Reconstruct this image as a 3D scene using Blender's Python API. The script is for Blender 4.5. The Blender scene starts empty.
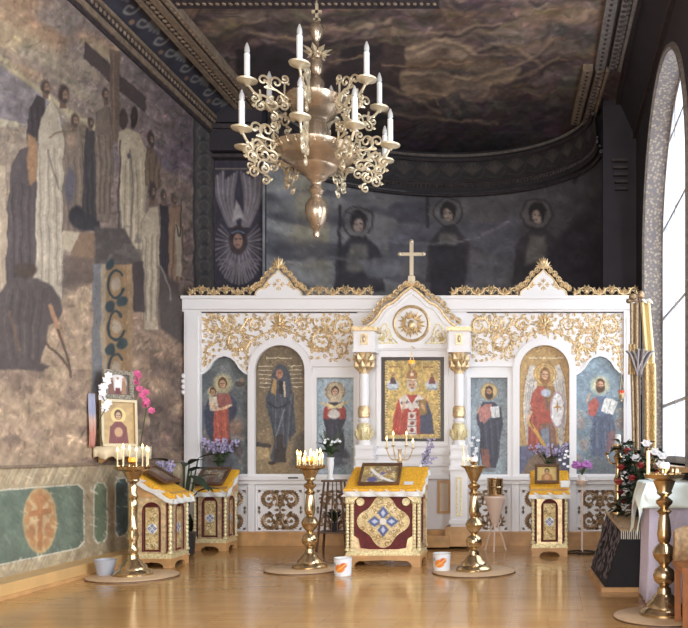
import bpy, math, random
import numpy as np
from mathutils import Vector, Matrix
from mathutils.geometry import tessellate_polygon
random.seed(7)
PI = math.pi
SC = bpy.context.scene
COL = SC.collection
F, VX, VY, EYE = 850.0, 548.0, 450.0, 1.25     # focal length (px), vanishing point, eye height
D = 11.19                                       # distance of the icon screen
CEIL = 6.2
XL, XR = -4.8, 1.25                             # side walls

def W(px, py, Y):
    return Vector(((px - VX) * Y / F, Y, EYE + (VY - py) * Y / F))
def wx(px, Y): return (px - VX) * Y / F
def wz(py, Y): return EYE + (VY - py) * Y / F

# ------------------------------------------------------------------ colours and materials
def s2l(c):
    c = np.asarray(c, float)
    return np.where(c <= .04045, c / 12.92, ((c + .055) / 1.055) ** 2.4)
def rgb(r, g, b): return tuple(float(x) for x in s2l((r / 255, g / 255, b / 255))) + (1,)
MATS = {}
def mat(name, col, rough=.5, metal=0., emit=None, es=0., bump=0., bscale=30., vary=0., trans=0., coat=0., sub=0.):
    m = bpy.data.materials.new(name); m.use_nodes = True
    nt = m.node_tree; b = nt.nodes['Principled BSDF']
    b.inputs['Base Color'].default_value = rgb(*col)
    b.inputs['Roughness'].default_value = rough
    b.inputs['Metallic'].default_value = metal
    if trans: b.inputs['Transmission Weight'].default_value = trans
    if coat: b.inputs['Coat Weight'].default_value = coat
    if emit:
        b.inputs['Emission Color'].default_value = rgb(*emit)
        b.inputs['Emission Strength'].default_value = es
    if bump or vary:
        tc = nt.nodes.new('ShaderNodeTexCoord')
        n = nt.nodes.new('ShaderNodeTexNoise'); n.inputs['Scale'].default_value = bscale
        n.inputs['Detail'].default_value = 4
        nt.links.new(tc.outputs['Object'], n.inputs['Vector'])
        if bump:
            bp = nt.nodes.new('ShaderNodeBump'); bp.inputs['Strength'].default_value = bump
            bp.inputs['Distance'].default_value = .02
            nt.links.new(n.outputs['Fac'], bp.inputs['Height']); nt.links.new(bp.outputs['Normal'], b.inputs['Normal'])
        if vary:
            r = nt.nodes.new('ShaderNodeValToRGB')
            lo = tuple(max(0, x * (1 - vary)) for x in col); hi = tuple(min(255, x * (1 + vary)) for x in col)
            r.color_ramp.elements[0].position = .3; r.color_ramp.elements[1].position = .7
            r.color_ramp.elements[0].color = rgb(*lo); r.color_ramp.elements[1].color = rgb(*hi)
            nt.links.new(n.outputs['Fac'], r.inputs['Fac']); nt.links.new(r.outputs['Color'], b.inputs['Base Color'])
    MATS[name] = m
    return m
def paint_mat(name, rough=.6, metal=0., bump=0., bscale=60.):
    m = mat(name, (128, 128, 128), rough, metal, bump=bump, bscale=bscale)
    nt = m.node_tree; a = nt.nodes.new('ShaderNodeAttribute'); a.attribute_name = 'paint'
    nt.links.new(a.outputs['Color'], nt.nodes['Principled BSDF'].inputs['Base Color'])
    return m
white = mat('white_enamel', (232, 228, 226), .38, bump=.03, bscale=12)
white2 = mat('white_cloth', (235, 232, 226), .8, bump=.3, bscale=80)
gold = mat('carved_gilding', (214, 188, 146), .38, .5, vary=.15, bscale=25)
goldd = mat('old_gilding', (148, 122, 92), .4, .45, vary=.25, bscale=18)
goldp = mat('pale_gilding', (236, 210, 164), .36, .42, bump=.5, bscale=70, vary=.16)
brass = mat('polished_brass', (198, 174, 136), .2, .95, vary=.1, bscale=8)
rosebrass = mat('rose_brass', (172, 152, 130), .26, .75, vary=.08, bscale=9)
palebrass = mat('pale_cast_brass', (206, 190, 160), .36, .5, vary=.08, bscale=20)
maroon = mat('maroon_velvet', (96, 30, 28), .7, vary=.15)
woodl = mat('light_wood', (196, 150, 98), .4, vary=.1, bscale=6)
woodd = mat('dark_wood', (92, 66, 48), .45, vary=.2, bscale=9)
woodo = mat('orange_wood', (166, 106, 66), .35, vary=.12, bscale=9)
yellow = mat('yellow_brocade', (228, 166, 42), .65, bump=.5, bscale=55, vary=.14)
lace = mat('white_lace', (236, 232, 224), .85, bump=.8, bscale=120)
wax = mat('candle_wax', (240, 220, 170), .5)
waxw = mat('white_candle_sleeve', (236, 234, 230), .4)
flame = mat('flame', (255, 200, 110), .5, emit=(255, 205, 120), es=9)
amber = mat('amber_glass_lit', (235, 140, 40), .2, emit=(255, 150, 50), es=1.3)
redglass = mat('red_glass', (170, 50, 30), .15, emit=(230, 80, 30), es=.5)
bulb = mat('bulb_glass', (190, 188, 184), .08)
charcoal = mat('black_lace_cloth', (36, 32, 36), .8, bump=.8, bscale=60, vary=.3)
lavender = mat('lavender_cloth', (202, 192, 210), .8, bump=.4, bscale=90, vary=.04)
mint = mat('mint_satin', (228, 238, 232), .45, bump=.1, bscale=6)
greycloth = mat('grey_satin', (140, 130, 128), .4, vary=.1)
brocade = mat('gold_brocade', (196, 166, 116), .5, .1, bump=1., bscale=45, vary=.22)
silver = mat('silver_brocade', (176, 152, 120), .5, .1, bump=1., bscale=45, vary=.2)
tan = mat('tan_cloth', (182, 152, 116), .7, vary=.14, bscale=30)
leafm = mat('green_leaf', (62, 84, 52), .5, vary=.25, bscale=12)
leafd = mat('dark_leaf', (44, 58, 42), .5, vary=.25, bscale=12)
stemm = mat('plant_stem', (70, 84, 50), .6)
lilac = mat('lilac_petal', (172, 160, 190), .6, vary=.12)
whitep = mat('white_petal', (240, 236, 236), .6)
pinkp = mat('magenta_petal', (206, 90, 132), .6, vary=.15)
redp = mat('red_petal', (152, 58, 54), .6, vary=.2)
violetp = mat('violet_petal', (176, 110, 176), .6, vary=.15)
ceramic = mat('white_ceramic', (232, 230, 228), .15)
clay = mat('dark_pot', (52, 50, 52), .4)
greypl = mat('grey_plastic', (165, 165, 170), .35)
bluepl = mat('pale_blue_plastic', (170, 182, 200), .35)
boardm = mat('beige_board', (196, 164, 128), .45, vary=.05)
iron = mat('dark_iron', (50, 44, 42), .4, .5)
pinkwood = mat('pale_painted_wood', (226, 200, 182), .4)
skyblue = mat('blue_enamel', (80, 95, 150), .3)
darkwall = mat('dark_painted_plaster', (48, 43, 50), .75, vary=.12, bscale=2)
tanplaster = mat('tan_moulding', (128, 110, 92), .6, vary=.15, bscale=14)
palemould = mat('pale_moulding', (116, 108, 102), .6, vary=.15, bscale=18)
darkmould = mat('dark_moulding', (58, 50, 52), .6, vary=.2, bscale=14)
fresco = paint_mat('fresco_paint', .7, bump=.1, bscale=10)
iconp = paint_mat('icon_paint', .45)
iconm = paint_mat('enamel_filigree', .35, .4, bump=.6, bscale=110)

# ------------------------------------------------------------------ mesh builder
class MB:
    def __init__(s): s.v = []; s.f = []; s.m = []
    def add(s, vs, fs, m=0):
        o = len(s.v); s.v += [tuple(v) for v in vs]
        s.f += [tuple(i + o for i in f) for f in fs]; s.m += [m] * len(fs); return s
    def box(s, x0, x1, y0, y1, z0, z1, m=0):
        vs = [(x, y, z) for z in (z0, z1) for y in (y0, y1) for x in (x0, x1)]
        return s.add(vs, [(0, 2, 3, 1), (4, 5, 7, 6), (0, 1, 5, 4), (2, 6, 7, 3), (0, 4, 6, 2), (1, 3, 7, 5)], m)
    def bp(s, a, b, c, d, Yf, Yb, m=0):            # box from a photo rectangle measured at depth Yf
        return s.box(wx(a, Yf), wx(b, Yf), Yf, Yb, wz(d, Yf), wz(c, Yf), m)
    def hexa(s, p, m=0):                            # 8 corners: bottom 4, top 4 (both counter-clockwise)
        return s.add(p, [(3, 2, 1, 0), (4, 5, 6, 7), (0, 1, 5, 4), (1, 2, 6, 5), (2, 3, 7, 6), (3, 0, 4, 7)], m)
    def tube(s, pts, r, n=7, m=0, cap=True):
        pts = [Vector(p) for p in pts]; k = len(pts)
        rs = r if isinstance(r, (list, tuple)) else [r] * k
        t0 = (pts[1] - pts[0]).normalized()
        up = Vector((0, 0, 1)) if abs(t0.z) < .9 else Vector((0, 1, 0))
        nrm = (up - t0 * up.dot(t0)).normalized(); vs = []
        for i, p in enumerate(pts):
            t = (pts[min(i + 1, k - 1)] - pts[max(i - 1, 0)])
            t = t.normalized() if t.length > 1e-9 else t0
            nrm = nrm - t * nrm.dot(t)
            nrm = nrm.normalized() if nrm.length > 1e-6 else t.orthogonal().normalized()
            b = t.cross(nrm)
            vs += [p + (nrm * math.cos(2 * PI * j / n) + b * math.sin(2 * PI * j / n)) * rs[i] for j in range(n)]
        fs = [(i * n + j, i * n + (j + 1) % n, (i + 1) * n + (j + 1) % n, (i + 1) * n + j) for i in range(k - 1) for j in range(n)]
        if cap: fs += [tuple(range(n))[::-1], tuple((k - 1) * n + j for j in range(n))]
        return s.add(vs, fs, m)
    def lathe(s, prof, n=24, c=(0, 0, 0), m=0, cap=True):
        vs = []
        for r, z in prof:
            vs += [(c[0] + r * math.cos(2 * PI * j / n), c[1] + r * math.sin(2 * PI * j / n), c[2] + z) for j in range(n)]
        k = len(prof)
        fs = [(i * n + j, i * n + (j + 1) % n, (i + 1) * n + (j + 1) % n, (i + 1) * n + j) for i in range(k - 1) for j in range(n)]
        if cap: fs += [tuple(range(n))[::-1], tuple((k - 1) * n + j for j in range(n))]
        return s.add(vs, fs, m)
    def prism(s, loops, y0, y1, m=0):               # loops of (x, z); first outer, rest holes; y0 front
        ls = [[Vector((x, z, 0)) for x, z in lp] for lp in loops]
        tris = tessellate_polygon(ls); flat = [p for lp in ls for p in lp]; n = len(flat)
        vs = [(p.x, y0, p.y) for p in flat] + [(p.x, y1, p.y) for p in flat]; fs = []
        for a, b, c in tris:
            cr = (flat[b] - flat[a]).cross(flat[c] - flat[a]).z
            if cr < 0: a, b, c = c, b, a
            fs += [(a, b, c), (c + n, b + n, a + n)]
        o = 0
        for lp in ls:
            k = len(lp)
            for i in range(k):
                a, b = o + i, o + (i + 1) % k; fs.append((a, b, b + n, a + n))
            o += k
        return s.add(vs, fs, m)
    def pprism(s, loops, Yf, Yb, m=0):              # the same with photo coordinates at depth Yf
        return s.prism([[(wx(a, Yf), wz(b, Yf)) for a, b in lp] for lp in loops], Yf, Yb, m)
    def blade(s, b, d, L, w, t, nrm=(0, -1, 0), m=0):
        b = Vector(b); d = Vector(d).normalized(); nrm = Vector(nrm); sd = d.cross(nrm).normalized()
        mid = b + d * L * .45
        return s.add([b, mid + sd * w, b + d * L, mid - sd * w, mid + nrm * t, mid - nrm * t],
                     [(0, 1, 4), (1, 2, 4), (2, 3, 4), (3, 0, 4), (1, 0, 5), (2, 1, 5), (3, 2, 5), (0, 3, 5)], m)
    def blob(s, c, rx, ry=None, rz=None, n=8, k=5, m=0):
        ry = rx if ry is None else ry; rz = rx if rz is None else rz
        vs = [(c[0], c[1], c[2] - rz)]; fs = []
        for i in range(1, k):
            a = -PI / 2 + PI * i / k
            vs += [(c[0] + rx * math.cos(a) * math.cos(2 * PI * j / n), c[1] + ry * math.cos(a) * math.sin(2 * PI * j / n), c[2] + rz * math.sin(a)) for j in range(n)]
        vs.append((c[0], c[1], c[2] + rz)); e = len(vs) - 1
        for j in range(n):
            fs.append((0, 1 + (j + 1) % n, 1 + j)); fs.append((e, e - n + j, e - n + (j + 1) % n))
            for i in range(k - 2):
                fs.append((1 + i * n + j, 1 + i * n + (j + 1) % n, 1 + (i + 1) * n + (j + 1) % n, 1 + (i + 1) * n + j))
        return s.add(vs, fs, m)
    def sheet(s, fn, nu, nv, m=0):                  # fn(u, v) -> point
        vs = [fn(i / nu, j / nv) for j in range(nv + 1) for i in range(nu + 1)]
        fs = [(j * (nu + 1) + i, j * (nu + 1) + i + 1, (j + 1) * (nu + 1) + i + 1, (j + 1) * (nu + 1) + i) for j in range(nv) for i in range(nu)]
        return s.add(vs, fs, m)
    def build(s, name, ms, parent=None, local=False, ang=40, thick=0., **props):
        me = bpy.data.meshes.new(name); vs = s.v
        if parent is not None and not local:
            inv = root_matrix(parent).inverted(); vs = [tuple(inv @ Vector(v)) for v in vs]
        elif parent is None and not local:
            a = np.array(vs); o = Vector(((a[:, 0].min() + a[:, 0].max()) / 2, (a[:, 1].min() + a[:, 1].max()) / 2, a[:, 2].min()))
            vs = [tuple(Vector(v) - o) for v in vs]
        me.from_pydata(vs, [], s.f)
        for x in (ms if isinstance(ms, (list, tuple)) else [ms]): me.materials.append(x)
        if any(s.m): me.polygons.foreach_set('material_index', s.m)
        me.polygons.foreach_set('use_smooth', [True] * len(s.f)); me.set_sharp_from_angle(angle=math.radians(ang))
        me.update(); ob = bpy.data.objects.new(name, me); COL.objects.link(ob)
        if parent is not None: ob.parent = parent
        elif not local: ob.location = o
        if thick:
            q = ob.modifiers.new('cloth_thickness', 'SOLIDIFY'); q.thickness = thick; q.offset = 0
        for k, v in props.items(): ob[k] = v
        return ob
def root_matrix(o):
    while o.parent is not None: o = o.parent
    return Matrix.Translation(o.location) @ Matrix.Rotation(o.rotation_euler.z, 4, 'Z')
def thing(name, label, cat, loc=(0, 0, 0), rz=0., group=None):
    o = bpy.data.objects.new(name, None); COL.objects.link(o); o.empty_display_size = .1
    o.location = loc; o.rotation_euler = (0, 0, rz); return tag(o, label, cat, group)
def tag(o, label, cat, group=None):
    o['label'] = label; o['category'] = cat
    if group: o['group'] = group
    return o
def dup(root, loc, rz=0., label=None, group=None):
    r = root.copy(); COL.objects.link(r); r.location = loc; r.rotation_euler = (0, 0, rz)
    if label: r['label'] = label
    if group: r['group'] = group
    for ch in list(root.children):
        c = ch.copy(); COL.objects.link(c); c.parent = r
        for g in ch.children:
            d = g.copy(); COL.objects.link(d); d.parent = c
    return r
def smooth_path(pts, n=6, closed=False):
    pts = [Vector(p) for p in pts]; out = []; k = len(pts)
    for i in range(k if closed else k - 1):
        p0, p1, p2, p3 = [pts[(i + q) % k] if closed else pts[min(max(i + q, 0), k - 1)] for q in (-1, 0, 1, 2)]
        for j in range(n):
            t = j / n
            out.append(.5 * ((2 * p1) + (p2 - p0) * t + (2 * p0 - 5 * p1 + 4 * p2 - p3) * t * t + (3 * p1 - p0 - 3 * p2 + p3) * t ** 3))
    if not closed: out.append(pts[-1])
    return out

# ------------------------------------------------------------------ painter: paints pictures into a colour attribute
_rng = np.random.RandomState(3)
_LAT = _rng.rand(256, 256)
def vnoise(x, y, seed=0):
    x = x + seed * 17.3; y = y + seed * 31.7
    xi = np.floor(x).astype(int); yi = np.floor(y).astype(int); fx = x - xi; fy = y - yi
    fx = fx * fx * (3 - 2 * fx); fy = fy * fy * (3 - 2 * fy)
    g = lambda a, b: _LAT[a & 255, b & 255]
    return (g(xi, yi) * (1 - fx) + g(xi + 1, yi) * fx) * (1 - fy) + (g(xi, yi + 1) * (1 - fx) + g(xi + 1, yi + 1) * fx) * fy
class Canvas:
    def __init__(s, px, py, base):
        s.x = px; s.y = py; s.c = np.empty(px.shape + (3,)); s.c[:] = np.array(base) / 255.
    def mix(s, idx, m, col):
        m = m[:, None]; s.c[idx] = s.c[idx] * (1 - m) + np.array(col)[None] / 255. * m
    def box(s, x0, x1, y0, y1):
        return np.where((s.x > x0) & (s.x < x1) & (s.y > y0) & (s.y < y1))
    def poly(s, pts, col, f=1.2, a=1., curve=False):
        if curve: pts = [(p.x, p.y) for p in smooth_path([(q[0], q[1], 0) for q in pts], 4, True)]
        P = np.array(pts, float)
        idx = s.box(P[:, 0].min() - f, P[:, 0].max() + f, P[:, 1].min() - f, P[:, 1].max() + f)
        if not len(idx[0]): return
        x, y = s.x[idx], s.y[idx]; ins = np.zeros(len(x), bool); d2 = np.full(len(x), 1e9)
        for (ax, ay), (bx, by) in zip(P, np.roll(P, -1, 0)):
            if ay != by: ins ^= ((ay > y) != (by > y)) & (x < (bx - ax) * (y - ay) / (by - ay) + ax)
            L = (bx - ax) ** 2 + (by - ay) ** 2 + 1e-9
            t = np.clip(((x - ax) * (bx - ax) + (y - ay) * (by - ay)) / L, 0, 1)
            d2 = np.minimum(d2, (x - ax - t * (bx - ax)) ** 2 + (y - ay - t * (by - ay)) ** 2)
        sd = np.where(ins, 1, -1) * np.sqrt(d2)
        s.mix(idx, np.clip(.5 + sd / f, 0, 1) * a, col)
    def ell(s, cx, cy, rx, ry, col, f=.25, a=1., rot=0., ring=0.):
        R = max(rx, ry) * (1 + f) + 1; idx = s.box(cx - R, cx + R, cy - R, cy + R)
        if not len(idx[0]): return
        x, y = s.x[idx] - cx, s.y[idx] - cy
        if rot: c, q = math.cos(rot), math.sin(rot); x, y = x * c + y * q, y * c - x * q
        r = np.sqrt((x / rx) ** 2 + (y / ry) ** 2)
        m = np.clip((1 - r) / f + .5, 0, 1)
        if ring: m = np.clip(1 - np.abs(r - 1) / ring, 0, 1)
        s.mix(idx, m * a, col)
    def line(s, pts, w, col, f=.8, a=1., curve=True):
        if curve and len(pts) > 2: pts = [(p.x, p.y) for p in smooth_path([(q[0], q[1], 0) for q in pts], 4)]
        P = np.array(pts, float); R = w + f
        idx = s.box(P[:, 0].min() - R, P[:, 0].max() + R, P[:, 1].min() - R, P[:, 1].max() + R)
        if not len(idx[0]): return
        x, y = s.x[idx], s.y[idx]; d2 = np.full(len(x), 1e9)
        for (ax, ay), (bx, by) in zip(P[:-1], P[1:]):
            L = (bx - ax) ** 2 + (by - ay) ** 2 + 1e-9
            t = np.clip(((x - ax) * (bx - ax) + (y - ay) * (by - ay)) / L, 0, 1)
            d2 = np.minimum(d2, (x - ax - t * (bx - ax)) ** 2 + (y - ay - t * (by - ay)) ** 2)
        s.mix(idx, np.clip(.5 + (w / 2 - np.sqrt(d2)) / f, 0, 1) * a, col)
    def noise(s, sx, sy, amp, seed=0, rot=0., tint=(1, 1, 1)):
        c, q = math.cos(rot), math.sin(rot); x = s.x * c + s.y * q; y = s.y * c - s.x * q
        n = vnoise(x / sx, y / sy, seed) + .5 * vnoise(x / sx * 2.1, y / sy * 2.1, seed + 1) - .75
        s.c = np.clip(s.c * (1 + amp * n[..., None] * np.array(tint)), 0.005, 1)
    def warp(s, amp, sc, seed=0):                   # irregular, hand-painted outlines
        a = vnoise(s.x / sc, s.y / sc, seed) - .5; b = vnoise(s.x / sc, s.y / sc, seed + 5) - .5
        a2 = vnoise(s.x / sc * 3, s.y / sc * 3, seed + 8) - .5; b2 = vnoise(s.x / sc * 3, s.y / sc * 3, seed + 9) - .5
        s.x = s.x + amp * 2 * (a + .4 * a2); s.y = s.y + amp * 2 * (b + .4 * b2)
    def brush(s, n, L, w, jit, seed=0, ang=None):   # short strokes that pick up the colour they start on
        g = random.Random(seed); ny, nx = s.x.shape
        for _ in range(n):
            i, j = g.randrange(2, ny - 2), g.randrange(2, nx - 2); x, y = s.x[i, j], s.y[i, j]
            if not (-60 < x < 760 and -60 < y < 640) and ang != 'local': continue
            dx = max(.02, abs(s.x[i, j + 1] - s.x[i, j]), abs(s.x[i + 1, j] - s.x[i, j])); dy = max(.02, abs(s.y[i + 1, j] - s.y[i, j]), abs(s.y[i, j + 1] - s.y[i, j]))
            l = L * g.uniform(.5, 1.3); t = g.uniform(0, PI) if ang in (None, 'local') else ang + g.gauss(0, .5); k = int(min(40, (l + w) / min(dx, dy) + 2))
            sl = (slice(max(0, i - k), i + k + 1), slice(max(0, j - k), j + k + 1)); X, Y = s.x[sl] - x, s.y[sl] - y
            u = X * math.cos(t) + Y * math.sin(t); v = Y * math.cos(t) - X * math.sin(t); ww = w * g.uniform(.5, 1.4)
            m = (np.clip(1.2 - np.abs(v) / ww, 0, 1) * np.clip((l / 2 - np.abs(u)) / (l * .2) , 0, 1) * .75)[..., None]
            f = 1 + g.uniform(-jit, jit); col = np.clip(s.c[i, j] * f + np.array([g.gauss(0, .012) for _ in 'rgb']), .01, 1)
            s.c[sl] = s.c[sl] * (1 - m) + col * m
    def patch(s, col, sx, sy, seed, lo=.55, hi=.8, a=.6, box=None, rot=0.):
        c, q = math.cos(rot), math.sin(rot); x = s.x * c + s.y * q; y = s.y * c - s.x * q
        n = np.clip((vnoise(x / sx, y / sy, seed) - lo) / (hi - lo), 0, 1) * a
        if box: n = n * ((s.x > box[0]) & (s.x < box[1]) & (s.y > box[2]) & (s.y < box[3]))
        s.c = s.c * (1 - n[..., None]) + np.array(col) / 255. * n[..., None]
    def hgrad(s, fn):                               # fn(x, y) -> multiplier
        s.c = np.clip(s.c * fn(s.x, s.y)[..., None], 0.005, 1)
    def mesh(s, pos, name, m, parent=None, flip=False, local=False, **props):
        ny, nx = s.x.shape; me = bpy.data.meshes.new(name); vs = pos.reshape(-1, 3)
        o = None
        if parent is not None and not local:
            inv = np.array(root_matrix(parent).inverted()); vs = vs @ inv[:3, :3].T + inv[:3, 3]
        elif parent is None and not local:
            o = np.array([(vs[:, 0].min() + vs[:, 0].max()) / 2, (vs[:, 1].min() + vs[:, 1].max()) / 2, vs[:, 2].min()]); vs = vs - o
        i = (np.arange(ny - 1)[:, None] * nx + np.arange(nx - 1)[None]).ravel()
        q = np.stack([i, i + 1, i + nx + 1, i + nx], 1)
        if flip: q = q[:, ::-1]
        me.from_pydata(vs.tolist(), [], q.tolist()); me.materials.append(m)
        at = me.color_attributes.new('paint', 'FLOAT_COLOR', 'POINT')
        col = np.ones((ny * nx, 4)); col[:, :3] = s2l(np.clip(s.c, 0, 1)).reshape(-1, 3)
        at.data.foreach_set('color', col.ravel()); me.update()
        ob = bpy.data.objects.new(name, me); COL.objects.link(ob)
        if parent is not None: ob.parent = parent
        elif o is not None: ob.location = o
        for k, v in props.items(): ob[k] = v
        return ob
def proj(pos):
    Y = np.maximum(pos[..., 1], 4.5)
    return VX + pos[..., 0] * F / Y, VY - (pos[..., 2] - EYE) * F / Y
def flatgrid(x0, x1, y0, y1, nx, ny, Y):            # vertical panel at depth Y given in photo coordinates
    px, py = np.meshgrid(np.linspace(x0, x1, nx), np.linspace(y0, y1, ny))
    pos = np.stack([(px - VX) * Y / F, np.full(px.shape, Y), EYE + (VY - py) * Y / F], -1)
    return px, py, pos
# ================================================================== THE ROOM
KS = dict(kind='structure')
# floor: varnished parquet boards
m = mat('varnished_parquet', (192, 140, 84), .16)
nt = m.node_tree; B = nt.nodes['Principled BSDF']
tc = nt.nodes.new('ShaderNodeTexCoord'); mp = nt.nodes.new('ShaderNodeMapping'); mp.inputs['Rotation'].default_value = (0, 0, 0)
nt.links.new(tc.outputs['Object'], mp.inputs['Vector'])
bk = nt.nodes.new('ShaderNodeTexBrick'); bk.inputs['Scale'].default_value = 1.
bk.inputs['Brick Width'].default_value = .55; bk.inputs['Row Height'].default_value = .075; bk.inputs['Mortar Size'].default_value = .0012
bk.inputs['Color1'].default_value = rgb(202, 154, 96); bk.inputs['Color2'].default_value = rgb(188, 140, 84); bk.inputs['Mortar'].default_value = rgb(150, 105, 62)
nt.links.new(mp.outputs['Vector'], bk.inputs['Vector'])
ns = nt.nodes.new('ShaderNodeTexNoise'); ns.inputs['Scale'].default_value = 1.2; ns.inputs['Detail'].default_value = 5
nt.links.new(mp.outputs['Vector'], ns.inputs['Vector'])
mx = nt.nodes.new('ShaderNodeMix'); mx.data_type = 'RGBA'; mx.blend_type = 'MULTIPLY'; mx.inputs['Factor'].default_value = .35
nt.links.new(bk.outputs['Color'], mx.inputs[6]); nt.links.new(ns.outputs['Fac'], mx.inputs[7]); nt.links.new(mx.outputs[2], B.inputs['Base Color'])
n2 = nt.nodes.new('ShaderNodeTexNoise'); n2.inputs['Scale'].default_value = 5.; nt.links.new(tc.outputs['Object'], n2.inputs['Vector'])
bp = nt.nodes.new('ShaderNodeBump'); bp.inputs['Strength'].default_value = .12; bp.inputs['Distance'].default_value = .02
nt.links.new(n2.outputs['Fac'], bp.inputs['Height']); nt.links.new(bp.outputs['Normal'], B.inputs['Normal'])
MB().box(XL - .3, XR + .3, -4, 16, -.2, 0).build('floor', m, local=True, **KS)

# ---------------- left wall with the painted scene
Ys = np.concatenate([np.linspace(-4, 6.7, 12)[:-1], np.linspace(6.7, 12.25, 350)]); Zs = np.linspace(1.11, 5.78, 330)
yy, zz = np.meshgrid(Ys, Zs); pos = np.stack([np.full(yy.shape, XL), yy, zz], -1); px, py = proj(pos)
c = Canvas(px, py, (126, 110, 96)); c.warp(1.2, 14, 2)
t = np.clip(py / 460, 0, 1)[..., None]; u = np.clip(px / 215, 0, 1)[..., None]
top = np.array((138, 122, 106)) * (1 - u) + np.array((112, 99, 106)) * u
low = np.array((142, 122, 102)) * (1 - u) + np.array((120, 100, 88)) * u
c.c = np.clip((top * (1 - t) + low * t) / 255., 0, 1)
c.patch((176, 134, 96), 40, 14, 5, .45, .8, .5, (-80, 120, 0, 80), .5)
c.patch((158, 146, 118), 50, 12, 9, .5, .8, .5, (-80, 140, 20, 140), .6)
c.patch((104, 90, 104), 40, 20, 14, .5, .8, .5, (100, 215, 60, 260), .7)
c.poly([(-60, 20), (0, 64), (48, 98), (62, 116), (62, 150), (-60, 140)], (122, 112, 110), 3)
c.line([(-60, 12), (0, 58), (45, 95), (100, 130)], 4, (176, 162, 124), 5, .8, False)
c.poly([(-60, 100), (0, 118), (29, 126), (0, 128), (-60, 126)], (160, 148, 124), 2)
c.poly([(-60, 130), (0, 127), (30, 128), (40, 300), (-60, 300)], (136, 120, 104), 3)
c.poly([(62, 122), (92, 126), (100, 150), (100, 200), (60, 200)], (120, 106, 90), 3)
c.line([(78, 114), (94, 128), (104, 140)], 3, (164, 148, 120), 3, .7)
c.poly([(146, 158), (172, 172), (200, 196), (200, 300), (150, 300)], (124, 106, 96), 4)
c.line([(146, 160), (196, 190)], 2, (150, 130, 112), 3, .8)
# the foreground ground
c.poly([(-60, 340), (0, 364), (60, 300), (100, 270), (100, 470), (-60, 490)], (164, 140, 116), 8)
c.poly([(126, 300), (150, 300), (200, 350), (200, 475), (100, 475), (105, 400)], (142, 118, 100), 6)
c.patch((178, 152, 124), 26, 9, 21, .5, .8, .7, (-60, 200, 330, 470), .25)
c.patch((112, 94, 84), 22, 10, 22, .55, .8, .6, (-60, 200, 370, 470), .3)
c.poly([(145, 345), (165, 338), (180, 352), (184, 380), (165, 392), (148, 378)], (146, 120, 98), 7, .8, True)
c.patch((90, 76, 70), 14, 20, 31, .55, .8, .7, (150, 200, 330, 470))
c.brush(4200, 9, 1.2, .26, 4); c.noise(5, 8, .2, 3, .3); c.noise(12, 5, .16, 5, .5)
def fig(body, col, head=None, hc=(64, 52, 46), f=1.2, folds=3, dk=.7, face=False):
    folds += 3; c.poly(body, col, f); c.line(list(body) + [body[0]], .7, [q * .6 for q in col], .9, .55, False)
    P = np.array(body, float); x0, x1, y0, y1 = P[:, 0].min(), P[:, 0].max(), P[:, 1].min(), P[:, 1].max()
    for i in range(folds):
        fx = x0 + (x1 - x0) * (i + 1) / (folds + 1); w = random.uniform(-2, 2)
        c.line([(fx + w, y0 + (y1 - y0) * .25), (fx, y0 + (y1 - y0) * .6), (fx - w * .5, y1 - (y1 - y0) * .08)], 1.1, [q * (dk if i % 2 else 1.17) for q in col], 1.2, .75)
    if head:
        hc = tuple(q * .75 + w_ * .25 for q, w_ in zip(hc, (120, 104, 92))); head = (head[0], head[1], head[2] * .95, head[3] * .95); c.ell(*head, hc, .45)
        c.poly([(head[0] - head[2] * .5, head[1] + head[3] * .6), (head[0] + head[2] * .5, head[1] + head[3] * .6), (head[0] + head[2] * .7, head[1] + head[3] * 1.6), (head[0] - head[2] * .7, head[1] + head[3] * 1.6)], (104, 84, 72), 1)
        k = 1 if face else .75; c.ell(head[0] + head[2] * .3, head[1] + head[3] * .15, head[2] * .52 * k, head[3] * .6 * k, (146, 116, 96), .4, .85); c.line([(head[0] + head[2] * .05, head[1]), (head[0] + head[2] * .6, head[1])], .8, (70, 54, 48), .6, .9); c.ell(head[0] + head[2] * .25, head[1] + head[3] * .7, head[2] * .5, head[3] * .3, hc, .4, .9)
fig([(-60, 150), (6, 165), (9, 290), (-60, 300)], (164, 146, 124), folds=4)
fig([(36, 96), (45, 100), (47, 116), (40, 140), (27, 140), (29, 110)], (66, 58, 58), (45, 87, 5, 8), face=True)
fig([(20, 150), (30, 146), (37, 185), (36, 290), (6, 300), (8, 210), (12, 166)], (84, 74, 72), folds=4)
c.poly([(28, 134), (36, 138), (38, 178), (30, 186), (27, 160)], (152, 118, 88), 2)
fig([(52, 99), (58, 110), (66, 140), (68, 190), (62, 300), (33, 300), (37, 205), (37, 150), (41, 118)], (172, 158, 138), (63, 94, 6, 9.5), (52, 40, 38), folds=5, face=True)
c.line([(50, 137), (58, 132), (65, 130)], 1.6, (112, 90, 74), 1.4)
c.line([(48, 150), (52, 168), (60, 190)], 1.2, (110, 98, 90), 1.4)
fig([(66, 132), (80, 127), (84, 165), (86, 205), (80, 240), (62, 245), (64, 165)], (122, 106, 92), (75, 120, 4.2, 7.5), face=True)
c.ell(71, 140, 4, 7, (150, 126, 106), .5); c.ell(70, 186, 5, 18, (98, 92, 98), .6)
fig([(87, 128), (95, 131), (97, 205), (100, 232), (82, 226), (84, 165)], (64, 59, 58), (91, 122, 3.2, 6))
c.ell(77, 216, 8, 10, (50, 46, 48), .35); c.ell(86, 222, 12, 8, (56, 52, 54), .4)
c.poly([(62, 231), (84, 232), (71, 251), (61, 248)], (176, 160, 136), 1.5)
c.poly([(81, 232), (98, 232), (95, 284), (73, 279), (72, 252)], (128, 104, 84), 1.5)
c.poly([(66, 254), (94, 258), (95, 285), (60, 285)], (98, 84, 76), 4, .8)
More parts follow.
